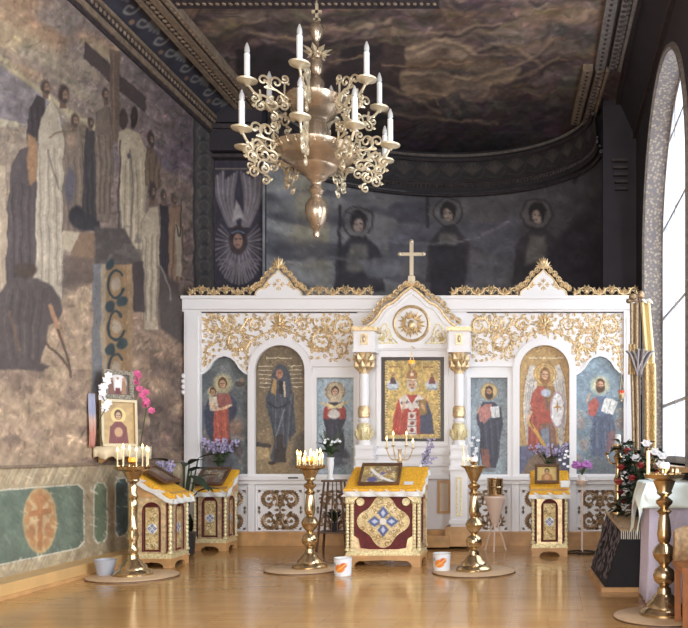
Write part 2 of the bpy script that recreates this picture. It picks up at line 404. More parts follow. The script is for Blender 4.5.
# the cross
c.poly([(85, 41), (145, 97), (144, 113), (84, 58)], (76, 64, 62), 1.2)
c.poly([(110, 50), (121, 52), (119, 142), (111, 140)], (106, 88, 76), 1.2); c.line([(114, 55), (114, 135)], 1.2, (128, 108, 92), 1)
fig([(97, 112), (104, 106), (109, 108), (113, 130), (113, 180), (108, 222), (96, 220), (95, 150)], (112, 98, 86), (105.5, 94, 3.6, 7.5), face=True)
fig([(118, 131), (128, 127), (141, 133), (148, 160), (146, 205), (143, 262), (128, 250), (121, 245), (120, 180)], (174, 158, 134), folds=5)
c.ell(123, 118, 4, 10.5, (68, 56, 52), .3); c.ell(133.5, 117, 3.8, 11, (56, 46, 44), .3)
c.line([(121, 140), (119, 190), (117, 245)], 1.6, (72, 60, 58), 1.2); c.ell(130, 156, 2.2, 3, (84, 78, 88), .4)
c.line([(131, 150), (133, 190), (130, 240)], 1.4, (110, 98, 92), 1.2)
fig([(146, 150), (152, 148), (158, 165), (162, 184), (157, 190), (145, 185)], (112, 94, 78), (151, 140, 3.4, 9.5), (50, 42, 40))
fig([(141, 222), (149, 208), (158, 206), (160, 262), (158, 330), (145, 330), (143, 262)], (168, 152, 130), (152, 191, 4.2, 10), (54, 44, 42))
fig([(160, 204), (168, 207), (169, 290), (160, 300)], (56, 51, 54), (163.5, 195, 3, 7), (64, 54, 50))
fig([(168, 206), (181, 206), (184, 268), (177, 288), (168, 282)], (128, 102, 84), (173, 199, 3, 6))
c.poly([(175, 220), (181, 230), (182, 278), (176, 276)], (164, 148, 128), 1.5); c.line([(176, 224), (180, 236), (181, 200)], 1.2, (60, 52, 50))
c.poly([(94, 226), (124, 229), (138, 252), (144, 264), (132, 268), (95, 264)], (80, 72, 68), 2.5); c.patch((104, 94, 88), 7, 5, 41, .5, .7, .7, (92, 142, 226, 266))
c.poly([(130, 264), (144, 262), (146, 312), (132, 312)], (72, 62, 60), 2)
c.poly([(158, 266), (178, 284), (184, 345), (172, 338), (160, 328)], (80, 70, 66), 4)
c.line([(160, 266), (168, 285), (170, 300)], 1.5, (128, 118, 112))
# crouching figure with a pick
c.poly([(0, 292), (8, 280), (22, 276), (38, 278), (52, 286), (60, 298), (62, 312), (57, 322), (49, 326), (47, 342), (43, 352), (41, 362), (51, 366), (42, 371), (8, 370), (-20, 372), (-20, 300)], (88, 78, 74), 2)
for k in range(8): c.line([(8 + k * 5, 290), (6 + k * 5 + random.uniform(-2, 2), 325), (10 + k * 4, 358)], 1.3, (70, 62, 60) if k % 2 else (106, 94, 88), 1.6, .8)
c.ell(25, 270, 12, 8, (74, 62, 54), .3); c.line([(10, 312), (14, 330), (20, 350)], 3, (124, 98, 80), 3, .7)
c.line([(50, 306), (54, 318), (62, 340)], 4.5, (170, 130, 100), 1.4); c.line([(44, 342), (58, 354), (71, 372)], 2.2, (86, 68, 56), 1); c.line([(58, 330), (68, 360), (71, 376)], 2.6, (92, 76, 66), 1)
# painted column: blue strip, scroll of leaves, tan borders
c.poly([(93, 264), (102, 264), (101, 392), (92, 392)], (116, 113, 112), 1.2); c.poly([(101, 264), (107, 264), (107, 392), (101, 392)], (156, 138, 114), 1)
c.poly([(106, 264), (127, 264), (127, 392), (106, 392)], (142, 114, 82), 1); c.poly([(127, 264), (133, 264), (132, 392), (127, 392)], (152, 124, 94), 1); c.poly([(133, 266), (140, 266), (138, 300), (133, 300)], (74, 62, 62), 2)
for k, y0 in enumerate((284, 326, 368)):
    pts = [(116 + 8 * math.cos(a) * (1 - .02 * a), y0 + 14 * math.sin(a)) for a in np.linspace(.4, 5.6, 14)]
    c.line(pts, 2.6, (48, 58, 62), 1); c.ell(116, y0, 4.5, 7, (164, 146, 126), .4); c.ell(122, y0 + 18, 6, 5, (52, 64, 66), .4, 1, -.6); c.ell(110, y0 + 24, 5, 5, (46, 56, 60), .4, 1, .6); c.ell(110, y0 - 20, 4, 6, (52, 62, 64), .4, 1, .6)
# ornamental border at the far end of the wall
c.poly([(193, 110), (216, 110), (216, 320), (193, 320)], (84, 78, 76), 1)
for x in (194.5, 214): c.line([(x, 110), (x, 320)], 1.5, (62, 56, 56), .8)
for k in range(14): c.ell(204, 132 + k * 15, 6, 6, (112, 104, 96), .4, .8, 0, .25); c.ell(204, 139 + k * 15, 3, 3, (60, 62, 62), .5)
c.noise(30, 45, .14, 2); c.brush(3200, 3.6, .55, .26, 4, 1.4); c.noise(4, 7, .12, 6); c.noise(1.6, 2.0, .1, 8)
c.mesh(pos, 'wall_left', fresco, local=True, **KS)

# ---------------- painted dado under it
Ys = np.concatenate([np.linspace(-4, 6.4, 12)[:-1], np.linspace(6.4, 12.25, 420)]); Zs = np.linspace(0., 1.11, 130)
yy, zz = np.meshgrid(Ys, Zs); pos = np.stack([np.full(yy.shape, XL + .012), yy, zz], -1); px, py = proj(pos)
c = Canvas(px, py, (170, 152, 122)); c.warp(.25, 6, 4)
for k in range(90):
    x = -60 + k * 2.9 + random.uniform(-1, 1)
    for y in (470, 556): c.line([(x + 5, y - 4), (x - 3, y + 14 - x * .02)], random.uniform(.8, 1.8), random.choice([(204, 190, 160), (150, 130, 104), (196, 178, 142)]), 1.6, .7)
def panel(pts, col):
    c.poly([(a + (1.2 if a > sum(q[0] for q in pts) / len(pts) else -1.2), b + (1.3 if b > sum(q[1] for q in pts) / len(pts) else -1.3)) for a, b in pts], (214, 206, 184), .8); c.poly(pts, col, .8)
panel([(-140, 502), (-80, 497), (77, 485), (83, 490), (83.5, 541), (78, 547.5), (-60, 577), (-140, 594)], (106, 117, 101))
panel([(97, 484), (103, 483.5), (106.5, 489), (106.5, 535), (103, 541), (98, 542), (94.5, 536), (94.5, 490)], (112, 122, 96))
panel([(119, 479), (125, 478.5), (128, 484), (128, 530), (124, 535), (119, 536), (116, 530), (116, 485)], (84, 96, 92))
for k in range(34):
    x = -60 + k * 5; y = 495 + random.uniform(0, 40); L = random.uniform(4, 16)
    if 488 < y and x < 72 and y + L < 545 - .2 * x: c.line([(x, y), (x + L * .6, y + L)], random.uniform(.6, 1.6), random.choice([(150, 162, 142), (84, 100, 86), (138, 150, 128)]), 2.4, .6)
c.ell(40, 520.5, 17, 33, (186, 158, 116), .08); c.ell(40, 520.5, 14, 28, (196, 168, 126), .1)
for a in range(12):
    t = a * PI / 6; c.ell(40 + 13 * math.cos(t), 520 + 26 * math.sin(t), 3, 5, (176, 128, 84), .5, .8)
c.line([(40, 500), (40, 545)], 5, (172, 120, 80), 1.4); c.line([(31, 514), (49, 511)], 6, (172, 120, 80), 1.4); c.ell(40, 500, 6, 7, (174, 126, 86), .4); c.ell(32, 532, 3.5, 8, (174, 126, 86), .4); c.ell(48, 530, 3.5, 8, (174, 126, 86), .4)
c.brush(1500, 9, .9, .16, 9, .9); c.noise(8, 14, .14, 4, .5); c.noise(2, 3, .08, 6)
c.mesh(pos, 'trim_1', fresco, local=True, label='painted stone dado', **KS)
b = MB(); b.box(XL, XL + .25, -4, 11.05, 0, .13); b.build('baseboard_left', mat('honey_baseboard', (204, 164, 108), .35, vary=.06, bscale=3), local=True, **KS)
MB().box(XL + .25, XL + .275, -4, 11.05, 0, .03).build('baseboard_left_bead', MATS['light_wood'], local=True, **KS)
b = MB(); b.box(XL, XL + .04, -4, 12.25, 1.09, 1.115); b.build('trim_2', tanplaster, local=True, **KS)

# ---------------- cornice and painted cove on the left
b = MB()
b.box(XL, XL + .03, -4, 12.25, 5.74, 5.79, 1); b.box(XL, XL + .05, -4, 12.25, 5.79, 5.86); b.box(XL, XL + .07, -4, 12.25, 5.86, 5.95, 1); b.box(XL, XL + .1, -4, 12.25, 5.95, 5.99)
for k in range(66): b.blob((XL + .07, 6.6 + k * .085, 5.905), .02, .03, .03, 6, 4)
b.build('trim_3', [tanplaster, darkmould], local=True, **KS)
Ys = np.linspace(6.2, 12.25, 420); ts = np.linspace(0, 1, 40); yy, tt = np.meshgrid(Ys, ts)
def cove(t): return XL + .06 + .34 * t, 5.99 + .2 * np.sin(t * PI / 2)
xx, zz = cove(tt); pos = np.stack([xx, yy, zz], -1); c = Canvas(yy * 100, tt * 40, (50, 48, 56))
for k in range(9):
    o = 640 + k * 72
    for dx in (0, 30):
        c.line([(o + dx, 34), (o + dx + 14, 26), (o + dx + 16, 14), (o + dx + 6, 10), (o + dx + 3, 17), (o + dx + 9, 19)], 3.4, (116, 112, 108), 2)
    for a in range(5): c.line([(o + 50, 30), (o + 44 + a * 6, 16 - abs(a - 2) * -2)], 4.2, (104, 104, 104), 2)
    c.line([(o - 8, 36), (o + 30, 38), (o + 62, 35)], 2, (110, 92, 78), 2); c.ell(o + 26, 8, 4, 3, (112, 90, 74), .4)
c.noise(14, 8, .3, 3)
c.mesh(pos, 'trim_4', fresco, local=True, **KS)
MB().box(XL, XL + .36, -4, 6.2, 5.99, 6.19).build('trim_5', darkmould, local=True, **KS)
b = MB(); x = XL + .36
b.box(x, x + .06, -4, 12.25, 6.08, 6.2); b.box(x + .06, x + .16, -4, 12.25, 6.11, 6.2, 1); b.box(x + .16, x + .24, -4, 12.25, 6.08, 6.2); b.box(x + .24, x + .28, -4, 12.25, 6.11, 6.2, 1); b.box(x + .28, x + .34, -4, 12.25, 6.09, 6.2)
for k in range(58): b.blob((x + .11, 6.6 + k * .097, 6.1), .035, .035, .02, 6, 4); b.blob((x + .31, 6.6 + k * .097, 6.085), .02, .03, .012, 6, 4)
b.build('trim_6', [tanplaster, darkmould], local=True, **KS)

# ---------------- painted ceiling
Xs = np.linspace(XL, XR, 230); Ys = np.concatenate([np.linspace(-4, 8.9, 10)[:-1], np.linspace(8.9, 14.7, 260)])
xx, yy = np.meshgrid(Xs, Ys); pos = np.stack([xx, yy, np.full(xx.shape, CEIL)], -1); px, py = proj(pos)
c = Canvas(px, py, (84, 72, 66)); c.warp(3, 16, 6)
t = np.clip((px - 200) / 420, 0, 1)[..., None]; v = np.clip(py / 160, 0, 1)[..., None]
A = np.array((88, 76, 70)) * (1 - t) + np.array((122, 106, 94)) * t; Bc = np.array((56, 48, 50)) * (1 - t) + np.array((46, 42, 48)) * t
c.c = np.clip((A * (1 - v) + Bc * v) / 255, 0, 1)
c.patch((118, 98, 80), 60, 9, 3, .45, .75, .6, (170, 620, 0, 100), -.08)
c.patch((62, 52, 52), 50, 10, 6, .45, .75, .8, (170, 640, 0, 130), -.05)
c.patch((140, 112, 88), 46, 7, 11, .55, .8, .6, (380, 600, 10, 100), -.2)
c.brush(3800, 26, 2.2, .26, 7, -.08)
c.poly([(236, 52), (268, 44), (296, 55), (300, 80), (270, 96), (238, 86)], (50, 44, 46), 3); c.ell(244, 62, 10, 12, (44, 38, 40), .3)
c.poly([(230, 70), (245, 80), (244, 110), (236, 100)], (128, 106, 88), 5, .8)
c.poly([(340, 48), (410, 42), (416, 62), (345, 70)], (56, 48, 50), 3); c.poly([(325, 66), (410, 58), (420, 84), (380, 100), (325, 90)], (62, 52, 52), 4)
c.line([(330, 61), (364, 58)], 2, (150, 124, 98), 2)
c.poly([(404, 58), (505, 58), (505, 67), (404, 70)], (98, 80, 66), 1.5)
c.poly([(400, 44), (422, 42), (440, 40), (470, 44), (478, 56), (450, 58), (406, 58)], (140, 120, 100), 4, .9, True)
c.ell(443, 53, 11, 4.5, (84, 70, 62), .7, .8); c.poly([(384, 42), (406, 44), (408, 84), (384, 80)], (70, 58, 54), 2)
c.poly([(404, 70), (430, 74), (470, 76), (500, 68), (520, 70), (500, 84), (460, 92), (420, 98), (404, 92)], (134, 114, 94), 4, .9, True)
c.poly([(412, 80), (428, 76), (444, 84), (436, 94), (420, 92)], (92, 78, 68), 5, .7); c.ell(482, 66, 14, 6, (110, 94, 80), .6, .8); c.ell(470, 92, 18, 9, (100, 88, 78), .7, .8)
for q in ([(408, 48), (430, 42), (460, 44), (480, 56), (520, 52), (540, 62)], [(480, 50), (500, 44), (524, 50), (544, 66)], [(408, 74), (440, 72), (470, 80), (500, 72), (530, 60), (552, 40)], [(456, 82), (460, 98), (478, 102), (492, 86)], [(404, 96), (440, 92), (452, 104), (462, 112)], [(384, 84), (404, 96), (440, 112)], [(384, 112), (440, 118), (500, 122)], [(500, 80), (530, 74), (560, 58)], [(390, 30), (440, 34), (500, 22)], [(300, 26), (350, 30), (390, 24)], [(250, 34), (300, 38), (330, 30)]):
    c.line(q, 2.6, (160, 136, 110), 3.4, .6); c.line([(a_, b_ + 3) for a_, b_ in q], 2.6, (60, 50, 50), 4, .5)
c.line([(384, 66), (470, 62)], 1.5, (130, 106, 86), 2)
c.c = np.clip(c.c * 1.18, 0, 1); c.brush(1500, 10, .9, .2, 8, -.08); c.noise(30, 6, .2, 3, -.1); c.noise(8, 4, .2, 8); c.noise(2.5, 2.5, .12, 5)
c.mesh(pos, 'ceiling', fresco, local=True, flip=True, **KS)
b = MB(); b.box(-4.1, -1.2, 9.2, 9.4, 6.13, 6.2)
for k in range(40): b.blob((-4.05 + k * .072, 9.3, 6.13), .025, .03, .015, 6, 4, 1)
b.build('trim_7', [darkmould, tanplaster], local=True, **KS)
def rmould(name, x0, y0, x1, y1, w, ms):
    b = MB(); n = int((y1 - y0) / .11)
    for a, d, h, k in ((0, .3, .09, 0), (.3, .42, .04, 1), (.42, .58, .1, 0), (.58, .7, .05, 1), (.7, .8, .1, 0)):
        b.hexa([(x0 + a * w, y0, CEIL - h), (x0 + d * w, y0, CEIL - h), (x1 + d * w, y1, CEIL - h), (x1 + a * w, y1, CEIL - h), (x0 + a * w, y0, CEIL), (x0 + d * w, y0, CEIL), (x1 + d * w, y1, CEIL), (x1 + a * w, y1, CEIL)], k)
    for i in range(n):
        t = (i + .5) / n; X = x0 + (x1 - x0) * t; Y = y0 + (y1 - y0) * t
        b.blob((X + .15 * w, Y, CEIL - .09), .022, .03, .012, 6, 4, 1); b.blob((X + .5 * w, Y, CEIL - .1), .03, .03, .02, 6, 4, 1); b.blob((X + .64 * w, Y, CEIL - .05), .03, .035, .03, 6, 4, 0)
    b.build(name, ms, local=True, **KS)
rmould('trim_8', .69, 6.0, .60, 10.9, .42, [palemould, darkmould])
rmould('trim_9', .45, 10.9, .34, 12.7, .42, [tanplaster, darkmould])
b = MB()
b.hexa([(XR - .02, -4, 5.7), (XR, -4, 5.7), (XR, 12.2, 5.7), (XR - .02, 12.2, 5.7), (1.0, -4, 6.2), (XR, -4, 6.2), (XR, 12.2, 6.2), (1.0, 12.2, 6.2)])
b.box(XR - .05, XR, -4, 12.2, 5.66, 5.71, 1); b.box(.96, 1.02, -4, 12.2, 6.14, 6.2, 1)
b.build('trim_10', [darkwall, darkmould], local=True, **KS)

# ---------------- apse behind the icon screen
th = np.linspace(PI, 0, 260); AX, AY, AA, AB = -1.64, 12.15, 2.44, 2.15
def apse(t, off=0.): return AX + (AA - off) * np.cos(t), AY + (AB - off) * np.sin(t)
Zs = np.linspace(0, 6.2, 220); tt, zz = np.meshgrid(th, Zs); xx, yy = apse(tt)
pos = np.stack([xx, yy, zz], -1); px, py = proj(pos); c = Canvas(px, py, (92, 90, 94)); c.warp(1.2, 8, 3)
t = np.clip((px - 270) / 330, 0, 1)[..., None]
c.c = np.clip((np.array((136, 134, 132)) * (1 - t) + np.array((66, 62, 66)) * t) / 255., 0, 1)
c.patch((140, 128, 96), 22, 40, 7, .5, .8, .5, (268, 330, 160, 300))
c.patch((70, 68, 76), 40, 9, 12, .45, .8, .7, (266, 460, 190, 290), .2)
def saint(x, y, s):
    c.poly([(x - 24 * s, y + 70), (x - 20 * s, y + 30), (x - 6 * s, y + 14), (x + 8 * s, y + 14), (x + 22 * s, y + 30), (x + 26 * s, y + 70)], (62, 58, 62), 2, 1)
    c.ell(x, y, 14.5 * s, 15 * s, (52, 48, 48), .1, .9, 0, .12); c.ell(x, y, 12.5 * s, 13 * s, (104, 100, 98), .1, .6); c.ell(x, y - 1, 8.5 * s, 10.5 * s, (46, 42, 44), .2); c.ell(x, y + 3, 4.6 * s, 6.5 * s, (150, 132, 122), .35)
    c.line([(x - 4, y + 1), (x - 1.5, y + 1)], 1, (50, 46, 46)); c.line([(x + 1.5, y + 1), (x + 4, y + 1)], 1, (50, 46, 46)); c.line([(x - 1.5, y + 6), (x + 1.5, y + 6)], .8, (70, 58, 56))
    c.poly([(x - 8, y + 22), (x + 8, y + 22), (x + 10, y + 50), (x - 12, y + 50)], (112, 108, 102), 4, .8)
c.poly([(388, 240), (398, 226), (440, 224), (500, 222), (520, 214), (520, 262), (470, 248), (420, 262), (390, 262)], (92, 90, 98), 4, .9)
c.poly([(386, 206), (408, 200), (432, 204), (424, 220), (400, 224)], (78, 76, 84), 4)
saint(358, 222, 1.05); saint(448, 212, .95); saint(537, 214, 1.05)
c.line([(340, 205), (340, 285)], 3, (56, 52, 56)); c.line([(428, 196), (428, 226)], 3, (56, 52, 56))
c.poly([(360, 262), (385, 256), (400, 262), (396, 276), (370, 278)], (112, 112, 118), 4, .8); c.poly([(470, 252), (512, 262), (500, 300), (460, 300)], (100, 98, 104), 5, .7)
c.poly([(548, 250), (580, 214), (612, 178), (620, 300), (540, 300)], (52, 48, 54), 6, .9); c.ell(575, 179, 2.6, 6, (48, 44, 48), .3)
c.poly([(430, 245), (466, 245), (464, 300), (430, 300)], (54, 50, 56), 3)
c.line([(378, 240), (420, 244), (470, 240), (508, 222)], 1.5, (120, 116, 122), 2); c.line([(300, 262), (340, 258), (390, 266)], 3, (116, 112, 114), 4, .7)
c.c = np.clip(c.c * 1.2, 0, 1); c.noise(20, 10, .22, 3); c.brush(2400, 7, .8, .2, 6, .1); c.noise(5, 6, .14, 6); c.noise(2, 2, .08, 9)
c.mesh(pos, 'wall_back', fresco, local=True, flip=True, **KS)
# apse cornice: painted band between a bead row and a double roll moulding
b = MB(); n = 80; tl = np.linspace(PI, 0, n)
def roll(off, z, r, mi):
    b.tube([(*map(float, apse(t, off)), z) for t in tl], r, 6, mi)
roll(.04, 5.52, .03, 0); roll(.06, 5.6, .02, 0); roll(.1, 5.72, .02, 0); roll(.16, 6.06, .028, 0); roll(.2, 6.13, .022, 1)
for t in np.linspace(PI, 0, 110):
    X, Y = apse(t, .1); b.blob((X, Y, 5.66), .03, .03, .035, 6, 4)
b.build('trim_11', [darkmould, palemould], local=True, **KS)
Zs = np.linspace(0, 1, 40); tt, vv = np.meshgrid(th, Zs); xx, yy = apse(tt, .09 + .06 * vv); zz = 5.56 + vv * .64
pos = np.stack([xx, yy, zz], -1); c = Canvas((PI - tt) * 230, (1 - vv) * 64, (48, 44, 46))
for k in range(19):
    o = 20 + k * 38
    for a in range(7): c.line([(o, 36), (o + (a - 3) * 5, 16 + abs(a - 3) * 3)], 3, (78, 70, 66), 2)
    c.line([(o - 14, 40), (o + 4, 44), (o + 16, 38), (o + 20, 28)], 2, (68, 62, 60), 2)
c.line([(-10, 53), (760, 53)], 8, (74, 64, 62), 2)
for k in range(120): c.ell(k * 6.2, 53, 2, 3, (82, 74, 68), .5)
c.noise(14, 9, .2, 4)
c.mesh(pos, 'trim_12', fresco, local=True, flip=True, **KS)
# flat pier left of the apse with the six-winged seraph, and its entablature
px, py, pos = flatgrid(214, 266.5, 90, 452, 90, 300, 12.25)
c = Canvas(px, py, (46, 42, 52)); cx, cy = 239, 240
for sgn in (-1, 1):
    for k in range(9):
        x1 = cx + sgn * (2 + k * 2.8); c.line([(cx + sgn * (3 + k * .9), 226), (cx + sgn * (6 + k * 1.9), 200), (x1, 172 + (k % 5) * 2)], 2.6, (116, 110, 112) if k % 2 else (92, 86, 92), 1.4, .9)
    for k in range(16):
        a = -.7 + k * .15; c.line([(cx + sgn * 9 * math.cos(a), cy + 9 * math.sin(a) + 4), (cx + sgn * 24 * math.cos(a), cy + 40 * math.sin(a) * .9 + 8)], 1.8, (112, 106, 108) if k % 2 else (84, 78, 86), 1.2, .9)
for k in range(19):
    a = PI * (k + .5) / 19; c.line([(cx + 8 * math.cos(a), 258 + 6 * math.sin(a)), (cx + 20 * math.cos(a), 258 + 26 * math.sin(a))], 1.4, (104, 98, 102), 1)
c.poly([(236, 200), (240, 206), (246, 222), (240, 218), (232, 222)], (130, 124, 124), 2)
c.ell(238, 240, 9.5, 15, (56, 46, 48), .15); c.ell(238, 236, 7.5, 9, (40, 34, 38), .2); c.ell(238, 241, 4.8, 7.5, (132, 104, 92), .3)
c.line([(235, 239), (237, 239)], 1, (50, 40, 42)); c.line([(239.5, 239), (241.5, 239)], 1, (50, 40, 42)); c.line([(236.5, 245), (239.5, 245)], 1, (104, 64, 62)); c.line([(232, 233), (238, 231), (244, 233)], 1.6, (80, 92, 110))
c.line([(214, 169), (266, 169)], 1.2, (110, 100, 92)); c.line([(265, 169), (265, 300)], 1.6, (36, 32, 38))
c.line([(214, 158), (266, 158)], 5, (72, 64, 62))
for k in range(12): c.ell(216 + k * 4.6, 158, 1.2, 1.2, (120, 108, 96), .5)
c.c = np.clip(c.c * 1.22, 0, 1); c.noise(4, 9, .2, 4); c.noise(2, 2, .12, 7)
c.mesh(pos, 'wall_back_pier_left', fresco, local=True, **KS)
b = MB(); b.box(XL, -4.06, 12.1, 12.3, 5.42, 5.47, 1); b.box(XL, -4.06, 12.05, 12.3, 5.5, 5.8); b.box(XL, -4.06, 12.0, 12.3, 5.8, 5.86, 1); b.box(XL, -4.06, 12.05, 12.3, 5.9, 6.19)
b.build('trim_13', [darkwall, darkmould], local=True, **KS)
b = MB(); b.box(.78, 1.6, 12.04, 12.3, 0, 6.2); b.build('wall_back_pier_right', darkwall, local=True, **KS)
b = MB()
for k in range(5): b.box(.9 + k * .012, 1.12, 11.97, 12.04, 5.32 - k * .1, 5.36 - k * .1)
b.build('trim_14', darkmould, local=True, **KS)

# ---------------- right wall: one arched window in view, two unseen ones added for light
def arch_loop(c0, r, zs, z0, n=22):
    return [(c0 - r, z0), (c0 - r, zs)] + [(c0 - r * math.cos(PI * k / n), zs + r * math.sin(PI * k / n)) for k in range(1, n)] + [(c0 + r, zs), (c0 + r, z0)]
def swap(b):                                        # turn an x/z prism into a y/z one
    b.v = [(y, x, z) for x, y, z in b.v]; return b
WC = (9.25, 4.9, .55); WR, WS, W0 = 1.7, 3.74, 1.1
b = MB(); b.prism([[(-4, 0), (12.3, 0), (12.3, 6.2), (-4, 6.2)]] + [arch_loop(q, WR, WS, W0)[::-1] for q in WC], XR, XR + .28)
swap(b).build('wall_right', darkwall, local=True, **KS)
jm = mat('stencilled_jamb', (150, 142, 140), .6)
nt = jm.node_tree; tc = nt.nodes.new('ShaderNodeTexCoord'); vo = nt.nodes.new('ShaderNodeTexVoronoi'); vo.inputs['Scale'].default_value = 26
rp = nt.nodes.new('ShaderNodeValToRGB'); rp.color_ramp.elements[0].color = rgb(164, 154, 140); rp.color_ramp.elements[1].color = rgb(112, 104, 104); rp.color_ramp.elements[0].position = .2; rp.color_ramp.elements[1].position = .6
e = rp.color_ramp.elements.new(.4); e.color = rgb(136, 122, 106)
nt.links.new(tc.outputs['Object'], vo.inputs['Vector']); nt.links.new(vo.outputs['Distance'], rp.inputs['Fac']); nt.links.new(rp.outputs['Color'], nt.nodes['Principled BSDF'].inputs['Base Color'])
gl = bpy.data.materials.new('window_glass'); gl.use_nodes = True; nt = gl.node_tree; nt.nodes.clear()
o = nt.nodes.new('ShaderNodeOutputMaterial'); mxs = nt.nodes.new('ShaderNodeMixShader'); tr = nt.nodes.new('ShaderNodeBsdfTransparent'); gs = nt.nodes.new('ShaderNodeBsdfGlossy')
gs.inputs['Roughness'].default_value = .02; tr.inputs['Color'].default_value = (.93, .96, 1, 1); mxs.inputs[0].default_value = .06
nt.links.new(tr.outputs[0], mxs.inputs[1]); nt.links.new(gs.outputs[0], mxs.inputs[2]); nt.links.new(mxs.outputs[0], o.inputs[0])
winf = mat('pale_window_frame', (206, 208, 212), .4)
for k, q in enumerate(WC):
    lp = arch_loop(q, WR, WS, W0)
    b = MB(); n = len(lp)
    b.add([(XR - .01, y, z) for y, z in lp] + [(XR + .24, y, z) for y, z in lp], [(i, i + 1, n + i + 1, n + i) for i in range(n - 1)])
    b.v = [(x, q + (y - q) * .995, W0 + (z - W0) * .998) for x, y, z in b.v]
    b.build('trim_%d' % (15 + 2 * k), jm, local=True, **KS)
    b = MB(); b.tube([(XR - .005, y, z) for y, z in arch_loop(q, WR + .03, WS, W0)], .035, 6); b.build('trim_%d' % (16 + 2 * k), palemould, local=True, **KS)
    b = MB(); inn = arch_loop(q, WR - .07, WS, W0 + .08)
    b.prism([lp, inn[::-1]], XR + .22, XR + .27); swap(b)
    for dy in (-.6, .6): b.box(XR + .22, XR + .26, q + dy - .025, q + dy + .025, W0, WS + math.sqrt(WR ** 2 - dy * dy) - .05)
    for z in (1.81, 2.93, 4.05, 5.0): 
        h = WR if z <= WS else math.sqrt(WR ** 2 - (z - WS) ** 2); b.box(XR + .225, XR + .255, q - h + .03, q + h - .03, z - .02, z + .02)
    w = b.build('window_%d' % (k + 1), winf, local=True, **KS)
    b = MB(); b.prism([lp], XR + .235, XR + .24); swap(b).build('pane', gl, w, local=True)
    b = MB(); b.box(XR - .12, XR + .26, q - WR - .06, q + WR + .06, W0 - .05, W0); b.build('window_sill', MATS['light_wood'], w, local=True)
# ================================================================== THE ICON SCREEN
YS = D                                            # front face of the white boards
ico = thing('icon_screen', 'white carved wooden icon screen with gilded scrollwork and painted saints across the room', 'icon screen', (-1.79, YS + .1, 0))
def R(p): return [(824 - a, b) for a, b in p][::-1]
def arcpts(cx, cy, r, a0, a1, n, ry=None): return [(cx + r * math.cos(math.radians(a0 + (a1 - a0) * k / n)), cy - (ry or r) * math.sin(math.radians(a0 + (a1 - a0) * k / n))) for k in range(n + 1)]
OGEE = [(200.5, 474), (200.5, 375), (205, 372.5), (209.5, 368), (213, 362), (217.5, 358), (224, 356), (230.5, 358), (235, 362), (238.5, 368), (243, 372.5), (247.5, 375), (247.5, 474)]
ARCH = [(254.5, 474)] + arcpts(279.5, 370, 25, 180, 0, 16) + [(304.5, 474)]
SQ = [(316.5, 474.5), (316.5, 377.5), (353.5, 377.5), (353.5, 474.5)]
holes = [OGEE, ARCH, SQ]
b = MB()
b.pprism([[(184, 311), (640, 311), (640, 546), (184, 546)]] + [h[::-1] for h in holes] + [R(h)[::-1] for h in holes], YS, YS + .07)
b.bp(186, 638, 312, 545, YS + .14, YS + .2)
b.build('white_board', white, ico)
# cornice, stiles, ledges, plinth
b = MB(); b.bp(182, 642, 297, 309, YS - .1, YS + .22); b.bp(180.5, 643.5, 295.5, 298.5, YS - .14, YS + .24); b.bp(182, 642, 309, 311.5, YS - .06, YS + .1); b.build('cornice', white, ico)
b = MB(); b.bp(201, 357, 311.6, 312.8, YS - .02, YS); b.bp(467, 623, 311.6, 312.8, YS - .02, YS)
b.build('shade_strip', darkmould, ico)  # dark strips standing in for the shade line under the cornice
for s in (0, 1):
    q = lambda a, bb: (a, bb) if not s else (824 - bb, 824 - a)
    st = MB(); st.bp(*q(184, 200), 311.5, 545, YS - .07, YS); st.bp(*q(186.5, 197.5), 316, 540, YS - .085, YS - .07); st.build('end_post', white, ico)
    st = MB()
    for k in range(4): st.blob(W(q(181, 186)[0] + 2.5, 376 + k * 5.4, YS - .05), .035, .04, .035, 8, 5)
    st.build('rosette', white, ico)
    st = MB(); st.bp(*q(248, 254.5), 400, 545, YS - .05, YS); st.build('stile', white, ico)
    st = MB(); st.bp(*q(305, 312), 363, 545, YS - .045, YS); st.bp(*q(305, 357), 362, 366.5, YS - .05, YS); st.build('stile', white, ico)
    st = MB(); st.bp(*q(200, 357), 476.5, 480, YS - .12, YS); st.bp(*q(200, 357), 480, 484, YS - .07, YS); st.build('ledge', white, ico)
    st = MB(); st.bp(*q(198, 357), 533.5, 546, YS - .1, YS + .05); st.bp(*q(198, 357), 532, 534, YS - .12, YS + .05); st.build('plinth', MATS['light_wood'], ico)
    if not s:
        st = MB(); st.bp(288, 298, 477.2, 478.6, YS - .126, YS - .118); st.build('latch', MATS['dark_iron'], ico)
    # raised white frames round the pictures
    def ring(loop, w, name, d0=.045):
        lp = loop if not s else R(loop); c0 = np.mean(np.array(lp), 0); n = len(lp); out = []
        for i in range(n):
            p0, p1, p2 = [np.array(lp[(i + j) % n]) for j in (-1, 0, 1)]
            e1 = p1 - p0; e2 = p2 - p1; n1 = np.array((e1[1], -e1[0])); n2 = np.array((e2[1], -e2[0])); n1 = n1 / (np.linalg.norm(n1) + 1e-9); n2 = n2 / (np.linalg.norm(n2) + 1e-9)
            nn = n1 + n2; nn = nn / (np.linalg.norm(nn) + 1e-9); k = w / max(.5, nn.dot(n1))
            if nn.dot(p1 - c0) < 0: nn = -nn
            out.append(tuple(p1 + nn * k))
        m = MB(); m.pprism([out, lp[::-1]], YS - d0, YS); return m.build(name, white, ico)
    ring(OGEE, 2.2, 'picture_frame', .03); ring(ARCH, 6.5, 'arch_frame', .06); ring(SQ, 4.5, 'picture_frame', .04)

